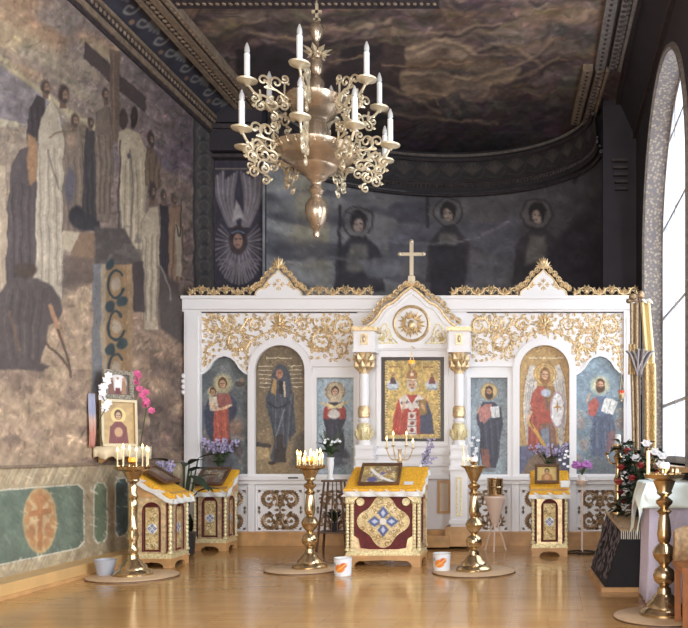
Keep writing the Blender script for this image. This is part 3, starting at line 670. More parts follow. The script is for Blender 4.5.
# ---------------- carved scrollwork
def scroll(mb, Yf, cx, cy, Rr, a0, sg, n=1.5, w=1.0, leaf=1., mi=0):
    pts = []; ws = []; K = int(22 * n)
    for i in range(K + 1):
        t = i / K; a = a0 + sg * 2 * PI * n * t; r = Rr * (1 - .86 * t ** .9); pts.append(W(cx + r * math.cos(a), cy - r * math.sin(a), Yf)); ws.append(w * .0132 * (1 - .45 * t))
    mb.tube(pts, ws, 5, mi); e = pts[-1]; s = .0132 * w * 1.6; mb.blob(e, s, s, s, 6, 4, mi)
    if leaf:
        L = Rr * .0132 * .5 * leaf; i = 0
        while i < K * .62:
            t = i / K; p = pts[i]; tg = (pts[i + 1] - pts[max(0, i - 1)]).normalized(); ct = W(cx, cy, Yf); rad = (p - ct).normalized()
            mb.blade(p, tg * .9 + rad * .7, L * (1 - .4 * t), L * .24, L * .16, m=mi)
            if i % 2 == 0: mb.blade(p, tg * .9 - rad * .5, L * .6, L * .2, L * .2, m=mi)
            i += 2 if Rr < 8 else 1
def stem(mb, Yf, pts, w=1.0, leaf=4., step=3, mi=0):
    ps = smooth_path([(*p, 0) for p in pts], 6); P3 = [W(p.x, p.y, Yf) for p in ps]; mb.tube(P3, [w * .0132] * len(P3), 5, mi)
    for i in range(1, len(P3) - 1, step):
        tg = (P3[i + 1] - P3[i - 1]).normalized(); sd = Vector((tg.z, 0, -tg.x))
        for k in (-1, 1): mb.blade(P3[i], tg + sd * k, leaf * .0132, leaf * .0132 * .3, leaf * .0132 * .3, m=mi)
def palmette(mb, Yf, x, y, L, n=7, a0=90, sp=150, mi=0):
    for k in range(n):
        a = math.radians(a0 - sp / 2 + sp * k / (n - 1)); l = L * (1 - .35 * abs(k - (n - 1) / 2) / (n / 2))
        mb.blade(W(x, y, Yf), (math.cos(a), 0, math.sin(a)), l * .0132, l * .0132 * .17, .02, m=mi)
def inside(p, loop):
    x, y = p; r = False
    for (ax, ay), (bx, by) in zip(loop, loop[1:] + loop[:1]):
        if (ay > y) != (by > y) and x < (bx - ax) * (y - ay) / (by - ay) + ax: r = not r
    return r
FR = [(201.5, 314), (351, 314), (351, 361), (313, 361), (309, 354)] + arcpts(279.5, 370, 33.5, 28, 152, 12) + [(248, 371), (242, 368), (236, 360), (230, 354), (224, 352), (217, 354), (211, 360), (206, 369), (202.5, 370)]
RNG = random.Random(11)
for s in (0, 1):
    b = MB(); Yf = YS - .005; fx = (lambda x: x) if not s else (lambda x: 824 - x); sg = 1 if not s else -1; am = (lambda a: a) if not s else (lambda a: PI - a)
    for cx, cy, r, a0, d in ((214, 326, 10, -.5, 1), (235, 341, 12.5, 2.2, -1), (256, 325, 7.5, .3, 1), (323, 341, 12.5, PI - 2.2, 1), (344, 326, 10, PI + .5, -1), (302, 325, 7.5, PI - .3, -1), (341, 350, 7, 2.4, -1), (231, 321, 6, 3, 1), (327, 321, 6, .1, -1)):
        scroll(b, Yf, fx(cx), cy, r, am(a0), d * sg, 1.55, 1.0)
    for q in ([(279.5, 331), (266, 333), (252, 340), (246, 350)], [(279.5, 331), (293, 333), (307, 340), (313, 350)], [(204, 367), (205, 356), (209, 345), (222, 340)], [(355, 345), (352, 335), (349, 345)], [(246, 361), (246, 350), (240, 346)], [(222, 330), (228, 334), (240, 330), (248, 318)], [(337, 330), (330, 334), (318, 330), (311, 318)]):
        stem(b, Yf, [(fx(x), y) for x, y in q], .9, 4)
    palmette(b, Yf, fx(279.5), 326, 13, 9, 90, 240); palmette(b, Yf, fx(279.5), 320, 9, 7, 90, 160); palmette(b, Yf, fx(279.5), 328, 8, 5, -90, 120); b.blob(W(fx(279.5), 324, Yf), .03, .03, .03)
    pts = []
    for k in range(1500):
        p = (RNG.uniform(202, 354), RNG.uniform(314, 371))
        if not inside(p, FR): continue
        if any((p[0] - q[0]) ** 2 + (p[1] - q[1]) ** 2 < 4.3 ** 2 for q in pts): continue
        pts.append(p); a = RNG.uniform(0, 2 * PI); L = RNG.uniform(3, 5)
        scroll(b, Yf, fx(p[0]), p[1], RNG.uniform(2, 3), a, 1 if k % 2 else -1, .9, .6, 0); b.blade(W(fx(p[0]), p[1], Yf), (math.cos(a + 1), 0, math.sin(a + 1)), L * .012, L * .0132 * .2, .012)
    b.build('scroll_frieze', gold, ico)
# cresting along the top
def crest(xa, xb):
    b = MB(); Yf = YS - .06; n = max(1, round((xb - xa) / 13)); st = (xb - xa) / n
    for k in range(n):
        x = xa + st * (k + .5); f = 1 if k % 2 else -1
        stem(b, Yf, [(x - 6.5, 294.5), (x - 4.5, 288), (x, 289), (x + 2, 293), (x + 6.5, 294.5)] if f > 0 else [(x + 6.5, 294.5), (x + 4.5, 288), (x, 289), (x - 2, 293), (x - 6.5, 294.5)], .75, 3.6, 5)
        scroll(b, Yf, x - 2.6 * f, 290.2, 3.0, -.6 if f > 0 else PI + .6, f, 1.1, .6, 0)
        palmette(b, Yf, x + 3.5 * f, 294, 8, 3, 90 - 25 * f, 80); palmette(b, Yf - .02, x - 5 * f, 290, 5, 3, 90 + 30 * f, 100)
    b.bp(xa, xb, 295, 296, Yf - .01, Yf + .03)
    return b.build('gilded_cresting', gold, ico)
crest(189, 250); crest(306, 372); crest(451, 518); crest(574, 637)
for s in (0, 1):
    fx = (lambda x: x) if not s else (lambda x: 822 - x)
    L = [(255, 296), (256, 291.5), (259, 289), (263, 287.5), (266, 283), (270, 277.5), (275, 273.5), (278.5, 269.5), (282, 273.5), (287, 277.5), (291, 283), (294, 287.5), (298, 289), (301, 291.5), (302, 296)]
    L = [(fx(x), y) for x, y in L]
    if s: L = L[::-1]
    b = MB(); b.pprism([L], YS - .09, YS - .02); pd = b.build('pediment', white, ico)
    b = MB(); Yf = YS - .09
    b.tube([W(x, y, Yf) for x, y in L], .012, 5)
    for i in range(1, len(L) - 1):
        x, y = L[i]; sx = 1 if x > fx(278.5) else -1
        if i != 7: scroll(b, Yf, x + 2.6 * sx, y - 3, 3.4, PI / 2 + .8 * sx, -sx, 1.1, .8, 1.2); palmette(b, Yf, x + 1.5 * sx, y - 1, 6.5, 4, 90 - 35 * sx, 110)
    palmette(b, Yf, fx(278.5), 269, 13, 7, 90, 130); palmette(b, Yf, fx(278.5), 263, 7, 5, 90, 100); b.blob(W(fx(278.5), 261, Yf), .02)
    b.build('gilded_leaf_edge', gold, pd)
    b = MB()
    for a in (0, 90, 180, 270):
        ux, uy = math.cos(math.radians(a)), -math.sin(math.radians(a)); q = lambda u, v: (fx(278.5) + ux * u - uy * v, 284.5 + uy * u + ux * v)
        b.blade(W(*q(.5, 0), Yf), (ux, 0, -uy), 6.5 * .0132, .012, .014)
        for k in (-1, 1): b.tube([W(*q(*p_), Yf) for p_ in ((2.4, 0), (3.2, 1.6 * k), (4.6, 2.2 * k), (5, 1.2 * k))], .007, 5)
    for k in (-1, 1): scroll(b, Yf, fx(278.5) + 13 * k, 286, 2.6, PI / 2, k, 1.1, .6, 1); stem(b, Yf, [(fx(278.5) + 16 * k, 290), (fx(278.5) + 12 * k, 284), (fx(278.5) + 9 * k, 285)], .6, 2.5)
    b.build('gilded_cross_ornament', gold, pd)
# lower panels with four scrolls
for x0, x1, sx0, sx1 in ((200.5, 247.5, 203, 245), (255.5, 304, 259, 301), (313, 356, 318, 352)):
    for s in (0, 1):
        a, e, g, h = (x0, x1, sx0, sx1) if not s else (824 - x1, 824 - x0, 824 - sx1, 824 - sx0)
        b = MB(); b.pprism([[(a, 487), (e, 487), (e, 532), (a, 532)], [(g - 1.5, 490), (g - 1.5, 530), (h + 1.5, 530), (h + 1.5, 490)]], YS - .025, YS); lp = b.build('lower_panel', white, ico)
        b = MB(); Yf = YS - .004; mx = (g + h) / 2; my = 510; rx = (h - g) / 4
        for i in (-1, 1):
            for j in (-1, 1):
                scroll(b, Yf, mx + i * rx * 1.0, my - j * 10.2, min(rx, 9.6) * .93, math.atan2(-j, -i), -i * j, 1.5, 1.15, 1.3)
                palmette(b, Yf, mx + i * 4, my - j * 11, 6.5, 5, 90 - 50 * i if j > 0 else -90 + 50 * i, 140); palmette(b, Yf, mx + i * 3, my - j * 17, 5.5, 4, 90 * j, 110); palmette(b, Yf, mx + i * 9, my - j * 2, 5.5, 4, 90 - 40 * i if j > 0 else -90 + 40 * i, 110)
                palmette(b, Yf, mx + i * rx * 1.85, my - j * 18, 4.5, 3, 90 - 45 * i if j > 0 else -90 + 45 * i, 90); palmette(b, Yf, mx + i * rx * 1.85, my - j * 2, 4.5, 3, 90 - 90 * i, 90)
        for q in (0, 90, 180, 270): b.blade(W(mx, my, Yf), (math.cos(math.radians(q)), 0, math.sin(math.radians(q))), 6.5 * .0132, .022, .022)
        b.build('scroll_carving', goldd, lp)

# ---------------- painted icons of the screen
def lettering(c, x0, x1, y, col):
    x = x0
    while x < x1:
        w = random.uniform(.8, 1.8); c.line([(x, y), (x + w, y)], 1.1, col, .5, .85)
        if random.random() < .5: c.line([(x, y - 1), (x, y + .8)], .5, col, .4, .8)
        x += w + random.choice((.7, .7, 1.8))
def face(c, x, y, r, skin=(196, 156, 124), hair=(84, 58, 42), beard=False, hl=1.):
    c.ell(x, y - r * .1, r * 1.25, r * 1.55, hair, .25)
    if hl > 1: c.ell(x, y + r * 1.2, r * 1.3, r * 1.4, hair, .35)
    c.ell(x, y + r * .25, r * .85, r * 1.15, skin, .3)
    if beard: c.ell(x, y + r * 1.0, r * .75, r * .75, hair, .4); c.ell(x, y + r * .45, r * .6, r * .55, skin, .4)
    for k in (-1, 1): c.line([(x + k * r * .4 - r * .15, y + r * .1), (x + k * r * .4 + r * .15, y + r * .1)], r * .22, (70, 50, 40), .4)
    c.line([(x, y + r * .15), (x, y + r * .5)], r * .18, (168, 126, 98), .4, .7); c.line([(x - r * .25, y + r * .8), (x + r * .25, y + r * .8)], r * .2, (150, 82, 72), .4)
def folds(c, x0, x1, y0, y1, n, cols, w=1.1, bend=2.):
    for i in range(n):
        x = x0 + (x1 - x0) * (i + .5) / n + random.uniform(-.8, .8); q = random.uniform(-bend, bend)
        c.line([(x + q, y0 + random.uniform(0, 6)), (x, (y0 + y1) / 2), (x - q * .6, y1 - random.uniform(0, 8))], w, cols[i % len(cols)], 1, .65)
def icon(x0, x1, y0, y1, base, name, label, parent, Y=YS + .045, m=None):
    px, py, pos = flatgrid(x0, x1, y0, y1, int((x1 - x0) * 3), int((y1 - y0) * 3), Y); c = Canvas(px, py, base); c.warp(.35, 3, int(x0)); return c, (lambda: (c.brush(int((x1 - x0) * (y1 - y0) / 7), 3.2, .5, .3, int(x0)), c.noise(2.2, 2.6, .16, 7)) and c.mesh(pos, name, m or iconp, parent, label=label))
IC = 'icon_painting'
# far left: mother and child on clouds
c, done = icon(198, 250, 353, 477, (104, 109, 110), IC, 'icon of a red-robed mother holding a child, under an ogee arch', ico)
c.hgrad(lambda x, y: .82 + .2 * np.clip((y - 360) / 60, 0, 1)); c.patch((136, 138, 134), 14, 8, 3, .5, .8, .7); c.patch((84, 88, 92), 12, 9, 7, .5, .8, .6)
c.ell(222.5, 384, 9, 9.5, (196, 182, 140), .5, .9); c.ell(212.5, 392, 5, 5, (196, 176, 136), .4, .9)
c.poly([(208, 400), (214, 395), (231, 395), (237, 402), (236, 416), (230, 424), (231, 446), (212, 446), (206, 430), (204, 412)], (66, 68, 84), 1.4)
c.poly([(214, 408), (228, 406), (230, 446), (213, 446)], (172, 92, 76), 1.4); folds(c, 214, 229, 408, 444, 5, [(140, 70, 62), (196, 118, 96)])
c.poly([(217, 394), (229, 393), (232, 402), (224, 408), (216, 405)], (148, 92, 84), 1.2); face(c, 222.5, 383, 3.6); c.poly([(209, 397), (217, 396), (218, 410), (210, 411)], (206, 192, 168), 1.2); face(c, 212.8, 391.5, 2.6)
c.line([(210, 404), (220, 409), (231, 405)], 2.4, (204, 168, 138), 1); c.ell(240, 384, 5, 3, (92, 82, 76), .4); c.ell(242, 380, 2, 2, (150, 126, 104), .4)
c.ell(236, 428, 7, 9, (150, 112, 90), .9, .7); c.ell(206, 441, 4, 6, (130, 112, 98), .7, .7); c.ell(238, 450, 5, 7, (96, 86, 84), .5); c.ell(210, 458, 7, 8, (104, 98, 96), .5); c.ell(226, 462, 8, 8, (90, 90, 94), .5)
for q in ((204, 432), (243, 438), (206, 450), (240, 462)): c.ell(*q, 1.8, 2, (150, 124, 108), .8, .7)
c.noise(3, 4, .12, 4); done()
# left door: cloaked standing woman
c, done = icon(252, 307, 342, 477, (128, 110, 86), IC, 'icon of a woman standing in a dark blue cloak, on the left arched door', ico)
c.hgrad(lambda x, y: .92 + .12 * np.clip((y - 360) / 90, 0, 1)); lettering(c, 267, 292, 358, (212, 200, 172))
for k in range(6):
    y = 366 + k * 4.2; a = random.uniform(-1, 1); c.line([(259 + a, y), (272 - k * .3, y + .5)], .8, (214, 200, 172), .5, .9); c.line([(288 + k * .4, y), (302 + a, y - .4)], .8, (214, 200, 172), .5, .9)
c.poly([(254, 450), (307, 446), (307, 478), (252, 478)], (142, 122, 92), 4); c.poly([(256, 447), (268, 447), (270, 458), (256, 460)], (176, 152, 112), 1.2); c.line([(256, 444), (269, 446)], 4, (70, 62, 58), 1.5)
c.poly([(296, 436), (307, 430), (307, 470), (290, 466)], (84, 78, 70), 4, .8)
c.poly([(273, 372), (277, 366), (284, 365), (289, 371), (292, 386), (294, 408), (296, 432), (288, 440), (286, 452), (285, 462), (273, 463), (270, 458), (275, 440), (271, 424), (266, 406), (266, 396), (270, 388)], (74, 78, 86), 1.4)
c.poly([(276, 436), (285, 432), (286, 462), (273, 462)], (62, 54, 52), 1.4); folds(c, 270, 294, 392, 448, 7, [(54, 56, 64), (110, 114, 120)], 1.2, 4); c.line([(284, 410), (280, 424), (276, 436)], 1.4, (134, 136, 140), 1.2); c.line([(268, 402), (278, 408), (290, 402)], 1.6, (48, 50, 58), 1)
c.ell(280.5, 371, 6, 7, (78, 80, 88), .3); c.ell(279.5, 374, 3.4, 4.8, (182, 130, 102), .3); c.line([(278, 373), (281, 373)], .7, (80, 56, 46)); c.poly([(273, 378), (277, 380), (276, 396), (271, 392)], (172, 138, 92), 1.2); c.poly([(279, 380), (284, 382), (283, 394), (279, 394)], (52, 46, 48), 1.2); c.line([(284, 382), (285, 396)], 1.8, (208, 188, 164), 1)
c.line([(268, 376), (270, 366), (280, 360), (291, 366), (293, 378)], .6, (176, 158, 120), .5, .6)
c.ell(272, 463, 4, 1.6, (60, 48, 44), .4); c.noise(3, 5, .12, 6); done()
# small left: haloed mother and child on pale blue
c, done = icon(315, 355, 376, 476, (152, 166, 174), IC, 'tall pale blue icon of a veiled mother and child, left of the center icon', ico)
c.hgrad(lambda x, y: 1.08 - .2 * np.clip((y - 380) / 100, 0, 1)); c.patch((176, 188, 196), 12, 9, 3, .5, .8, .6)
c.ell(335, 391.5, 9.4, 9.4, (172, 150, 118), .12); c.ell(335, 391.5, 9.4, 9.4, (130, 104, 78), .1, .8, 0, .1)
c.poly([(325, 408), (329, 402), (341, 402), (346, 410), (346, 420), (342, 428), (345, 440), (343, 458), (330, 458), (324, 446), (326, 430), (323, 420)], (58, 56, 68), 1.3)
c.poly([(324, 408), (330, 403), (334, 412), (328, 420), (323, 418)], (160, 66, 60), 1.2); c.poly([(338, 404), (345, 408), (346, 418), (339, 420)], (160, 66, 60), 1.2); c.ell(334, 414, 6, 5, (216, 208, 198), .35)
c.poly([(328, 392), (330, 384), (337, 383), (341, 390), (341, 402), (330, 402)], (196, 178, 150), 1.4); face(c, 335, 391, 3.1, (206, 168, 140)); c.line([(321, 403), (334, 407), (348, 402)], 1.8, (214, 196, 140), 1)
c.poly([(326, 402), (335, 406), (344, 401), (342, 408), (328, 409)], (226, 206, 156), 1.4)
folds(c, 326, 344, 424, 456, 5, [(40, 40, 52), (86, 84, 98)]); c.poly([(324, 454), (346, 448), (352, 462), (334, 468)], (74, 76, 90), 4, .8); c.patch((196, 200, 202), 9, 6, 9, .5, .8, .6, (315, 355, 452, 476)); c.noise(3, 4, .08, 4); done()
# small right: blessing bearded man with book
c, done = icon(469, 510, 376, 477, (138, 148, 154), IC, 'tall blue-grey icon of a bearded man with open book, right of the center icon', ico)
c.hgrad(lambda x, y: .98 + .12 * np.clip((y - 400) / 70, 0, 1)); c.patch((168, 178, 180), 14, 10, 5, .5, .8, .6)
c.ell(489, 391.5, 8.4, 8.2, (196, 170, 118), .15); c.ell(489, 391.5, 8.4, 8.2, (150, 118, 76), .1, .8, 0, .1)
c.poly([(478, 408), (483, 402), (494, 402), (501, 408), (503, 424), (500, 440), (499, 456), (496, 468), (483, 468), (480, 452), (480, 430), (476, 418)], (58, 58, 72), 1.3)
c.poly([(478, 410), (485, 404), (492, 404), (492, 416), (484, 424), (479, 420)], (178, 120, 110), 1.3); c.poly([(481, 448), (489, 450), (490, 468), (483, 467)], (146, 88, 70), 1.4); folds(c, 482, 500, 416, 460, 6, [(40, 40, 54), (92, 92, 108)])
c.poly([(490.5, 407), (499, 406), (500, 417), (491.5, 418)], (214, 214, 212), .9); c.line([(495.2, 407), (495.6, 417)], .6, (150, 150, 150), .5)
face(c, 489, 391, 3.2, (190, 140, 106), (64, 42, 32), True, 1.3); c.line([(477, 413), (480, 406)], 1.6, (200, 156, 124), .8); c.ell(488, 470, 8, 2, (120, 122, 118), .4); c.noise(3, 4, .08, 4); done()
# right door: winged archangel with shield
c, done = icon(517, 573, 342, 480, (184, 150, 98), IC, 'icon of a red-robed archangel with white oval shield, on the right arched door', ico)
lettering(c, 529, 562, 358, (226, 214, 184)); c.poly([(515, 447), (535, 444), (575, 444), (575, 482), (515, 482)], (98, 100, 124), 3); c.patch((122, 120, 150), 10, 4, 5, .5, .8, .6, (515, 575, 446, 482))
c.poly([(524, 470), (532, 456), (546, 450), (556, 458), (562, 470), (566, 482), (522, 482)], (138, 112, 86), 3, .95, True)
for s in (-1, 1):
    X = 545 + 2 * s; c.poly([(X + 5 * s, 368), (X + 13 * s, 364), (X + 18 * s, 380), (X + 20 * s, 410), (X + 17 * s, 440), (X + 13 * s, 450), (X + 10 * s, 420), (X + 7 * s, 390)], (206, 198, 186), 1.2)
    for k in range(4): c.line([(X + (8 + k * 2.5) * s, 374 + k * 3), (X + (12 + k * 2) * s, 405), (X + (12.5 + k * 1.2) * s, 440)], .8, (150, 140, 136), .8, .8)
    c.line([(X + 13 * s, 364), (X + 18.5 * s, 382), (X + 20.5 * s, 410), (X + 17 * s, 442)], .9, (168, 120, 66), .7)
c.ell(545, 374, 11, 11, (206, 172, 112), .12); c.ell(545, 374, 11, 11, (164, 122, 66), .08, .9, 0, .08); c.ell(545, 374, 8.4, 8.4, (170, 128, 72), .08, .8, 0, .08)
c.poly([(538, 386), (551, 386), (557, 394), (556, 412), (555, 424), (557, 446), (552, 460), (543, 458), (538, 440), (535, 410), (536, 394)], (132, 92, 72), 1.3)
c.poly([(532, 394), (538, 386), (546, 388), (544, 400), (546, 412), (533, 412), (530, 404)], (170, 84, 66), 1.3); c.poly([(530, 408), (538, 412), (540, 430), (538, 452), (528, 450), (528, 424)], (158, 78, 62), 1.4); folds(c, 529, 539, 410, 448, 4, [(140, 52, 46), (206, 104, 80)])
c.poly([(534, 412), (553, 410), (554, 422), (540, 424)], (168, 80, 62), 1.2); c.poly([(545, 388), (554, 386), (556, 398), (548, 402)], (150, 116, 70), 1.2); c.ell(546, 393, 5, 4, (178, 186, 200), .4)
c.poly([(541, 430), (549, 426), (550, 456), (543, 456)], (118, 132, 150), 1.6); folds(c, 540, 554, 424, 456, 4, [(94, 66, 62), (164, 120, 92)])
c.line([(531, 412), (528, 420), (530, 425)], 3, (208, 168, 134), 1); c.line([(530, 423), (540, 438), (550, 456)], 3.4, (206, 158, 76), 1); c.line([(530, 420), (533, 428)], 1.2, (120, 84, 48), .7)
face(c, 545, 374, 4, (210, 168, 132), (140, 98, 58), False, 1.1)
c.ell(557.5, 409.5, 7.4, 18.5, (176, 152, 160), .06); c.ell(557.5, 409.5, 5.8, 16.6, (226, 222, 220), .08)
for a in (0, 90, 180, 270):
    t = math.radians(a); c.poly([(557.5 + 1.2 * math.cos(t + 1.57), 407 - 1.2 * math.sin(t + 1.57)), (557.5 + 5.2 * math.cos(t), 407 - 6.2 * math.sin(t)), (557.5 + 1.2 * math.cos(t - 1.57), 407 - 1.2 * math.sin(t - 1.57))], (176, 128, 62), .6)
c.poly([(550, 456), (556, 452), (557, 474), (550, 474)], (96, 62, 56), 1.2); c.noise(3, 5, .08, 4); done()
# far right: seated figure with open book
c, done = icon(574, 628, 353, 484, (128, 144, 154), IC, 'icon of a seated man with large open book on clouds, under the right ogee arch', ico)
c.hgrad(lambda x, y: 1.02 - .12 * np.clip((y - 380) / 90, 0, 1)); c.patch((150, 168, 178), 14, 9, 3, .5, .8, .6); c.patch((96, 112, 122), 14, 10, 8, .55, .8, .6, (574, 628, 400, 484)); c.patch((158, 150, 138), 9, 8, 13, .55, .8, .6, (574, 628, 408, 484))
c.ell(600.5, 385, 9, 9, (206, 204, 172), .5, .9); c.ell(600.5, 385, 6, 7, (222, 206, 160), .4, .8)
c.poly([(592, 402), (597, 396), (606, 396), (612, 402), (612, 414), (604, 424), (594, 424), (588, 416)], (104, 116, 140), 1.4); c.poly([(589, 402), (596, 397), (599, 404), (595, 418), (588, 414)], (178, 92, 78), 1.3)
c.poly([(594, 416), (612, 414), (616, 430), (612, 448), (604, 458), (592, 456), (590, 436)], (88, 96, 116), 2); folds(c, 592, 614, 418, 454, 6, [(66, 74, 94), (124, 130, 144)]); c.poly([(608, 432), (616, 430), (614, 450), (606, 452)], (146, 96, 92), 3, .7)
c.line([(587, 401), (590, 394)], 1.8, (206, 168, 138), 1); face(c, 600.5, 384, 3.5, (200, 154, 120), (88, 62, 46), True, 1.3)
c.poly([(605, 398), (612, 399), (618, 402), (613, 415), (606, 413), (601, 411)], (230, 228, 222), .9); c.line([(612, 399), (607, 413)], .7, (170, 168, 166), .6)
for q in ((581, 424), (584, 446), (620, 424), (578, 460), (618, 446)): c.ell(*q, 4, 6, (146, 130, 124), .5, .8); c.ell(q[0], q[1] - 4, 1.6, 1.8, (160, 134, 118), .6, .8)
c.poly([(574, 462), (600, 456), (628, 462), (628, 486), (574, 486)], (104, 108, 110), 5, .8); c.noise(3, 4, .12, 5); done()

# ---------------- raised middle bay with gable, columns and cross
YB = YS - .2
GAB = [(367, 326), (373, 322), (378, 316), (382, 309.5), (387, 305), (393, 302.5), (398, 298), (403, 293), (408, 289.5), (411.5, 287)]
GAB = GAB + [(823 - x, y) for x, y in GAB[::-1][1:]]
b = MB(); b.pprism([[(357, 545), (357, 331), (362, 331)] + GAB + [(461, 331), (466, 331), (466, 545)], [(381, 357), (381, 441.5), (444, 441.5), (444, 357)]], YB, YS); b.bp(379, 446, 355, 443, YB + .06, YB + .09)
b.build('middle_bay', white, ico)
b = MB(); b.tube([W(x, y, YB) for x, y in GAB], .021, 6); b.tube([W(411.5 + (x - 411.5) * .86, 331 - (331 - y) * .86, YB) for x, y in GAB], .014, 6, 1); b.build('gable_moulding', [gold, white], ico)
b = MB()
for i in range(0, len(GAB)):
    x, y = GAB[i]; sx = 1 if x > 411.5 else -1
    if i != 9: scroll(b, YB - .02, x + 2.2 * sx, y - 5, 3.3, PI / 2 + .9 * sx, -sx, 1.1, .85, 1.2); palmette(b, YB - .02, x + sx, y - 2.5, 6.5, 4, 90 - 38 * sx, 110)
palmette(b, YB - .02, 411.5, 286, 9, 7, 90, 170)
b.build('gable_leaf_edge', gold, ico)
b = MB(); b.bp(408, 415, 276, 284, YB - .03, YB + .02); b.bp(409.6, 413.4, 242, 277, YB - .015, YB + .015); b.bp(400, 423, 252.5, 255.8, YB - .013, YB + .013)
for x, y in ((411.5, 241.5), (399.5, 254), (423.5, 254), (411.5, 277)): b.blob(W(x, y, YB), .03, .025, .03)
b.build('gilded_cross', mat('cross_gilding', (206, 190, 164), .35, .5), ico)
b = MB(); b.tube([W(411.5 + 17.2 * math.cos(a), 323.8 - 17.2 * math.sin(a), YB) for a in np.linspace(0, 2 * PI, 40)], .022, 6); md = b.build('medallion_ring', gold, ico)
b = MB(); b.lathe([(0.0, 0), (.2, 0), (.2, .015), (0.0, .02)], 32, m=0); b.v = [(x + W(411.5, 0, YB).x, YB - z, y + wz(323.8, YB)) for x, y, z in b.v]; b.build('medallion_disc', white, md)
b = MB()
for k in range(7): palmette(b, YB - .03, 411.5 + 5 * math.cos(k * .9), 324 + 5 * math.sin(k * .9), 10, 4, -k * 51.5, 100); scroll(b, YB - .03, 411.5 + 8 * math.cos(k * .9), 324 + 8 * math.sin(k * .9), 2.6, k, 1, 1.1, .6, 1)
palmette(b, YB - .03, 411.5, 318, 7, 5, 90, 90); b.blob(W(411.5, 325, YB - .04), .05, .03, .07); b.build('medallion_carving', gold, md)
for s in (-1, 1):
    T = [(411.5 + 34 * s, 343), (411.5 + 34 * s, 334), (411.5 + 28 * s, 324), (411.5 + 25 * s, 324), (411.5 + 20 * s, 337), (411.5 + 14 * s, 343)]
    b = MB(); b.tube([W(x, y, YB) for x, y in T + T[:1]], .012, 5)
    scroll(b, YB - .004, 411.5 + 28 * s, 335, 4.5, PI / 2, s, 1.4, .8, 1.1); scroll(b, YB - .004, 411.5 + 21 * s, 340, 2.6, PI / 2, -s, 1.2, .7, 1.1); palmette(b, YB - .004, 411.5 + 31 * s, 341, 7, 5, 90 + 30 * s, 120)
    b.build('corner_carving', goldp, ico)
b = MB(); b.bp(371, 452, 345.5, 348.5, YB - .05, YB); b.bp(373, 450, 348.5, 350, YB - .03, YB); b.bp(374, 449, 452, 455, YB - .05, YB); b.bp(374, 449, 463, 466, YB - .05, YB); b.pprism([[(376.5, 352), (448.5, 352), (448.5, 446.5), (376.5, 446.5)], [(381, 357), (381, 441.5), (444, 441.5), (444, 357)]], YB - .035, YB); b.bp(374, 449, 474, 479, YB - .06, YB)
b.build('lintel', white, ico)
for x0 in (375, 439):
    b = MB(); b.bp(x0, x0 + 10, 482, 512, YB - .02, YB); p = b.build('door_panel', mat('tan_panel', (206, 186, 164), .5) if x0 == 375 else MATS['tan_panel'], ico)
    b = MB(); b.pprism([[(x0 - 1.5, 480.5), (x0 + 11.5, 480.5), (x0 + 11.5, 513.5), (x0 - 1.5, 513.5)], [(x0 + .8, 483), (x0 + .8, 511), (x0 + 9.2, 511), (x0 + 9.2, 483)]], YB - .035, YB); b.build('panel_edge', woodl, p)
b = MB(); b.bp(357, 466, 530, 546, YB - .14, YB + .02); b.bp(352, 378, 527, 546.5, YB - .3, YB); b.bp(445, 471, 527, 546.5, YB - .3, YB); b.bp(374, 449, 536, 547.5, YB - .34, YB - .14); b.build('bay_plinth', woodl, ico)
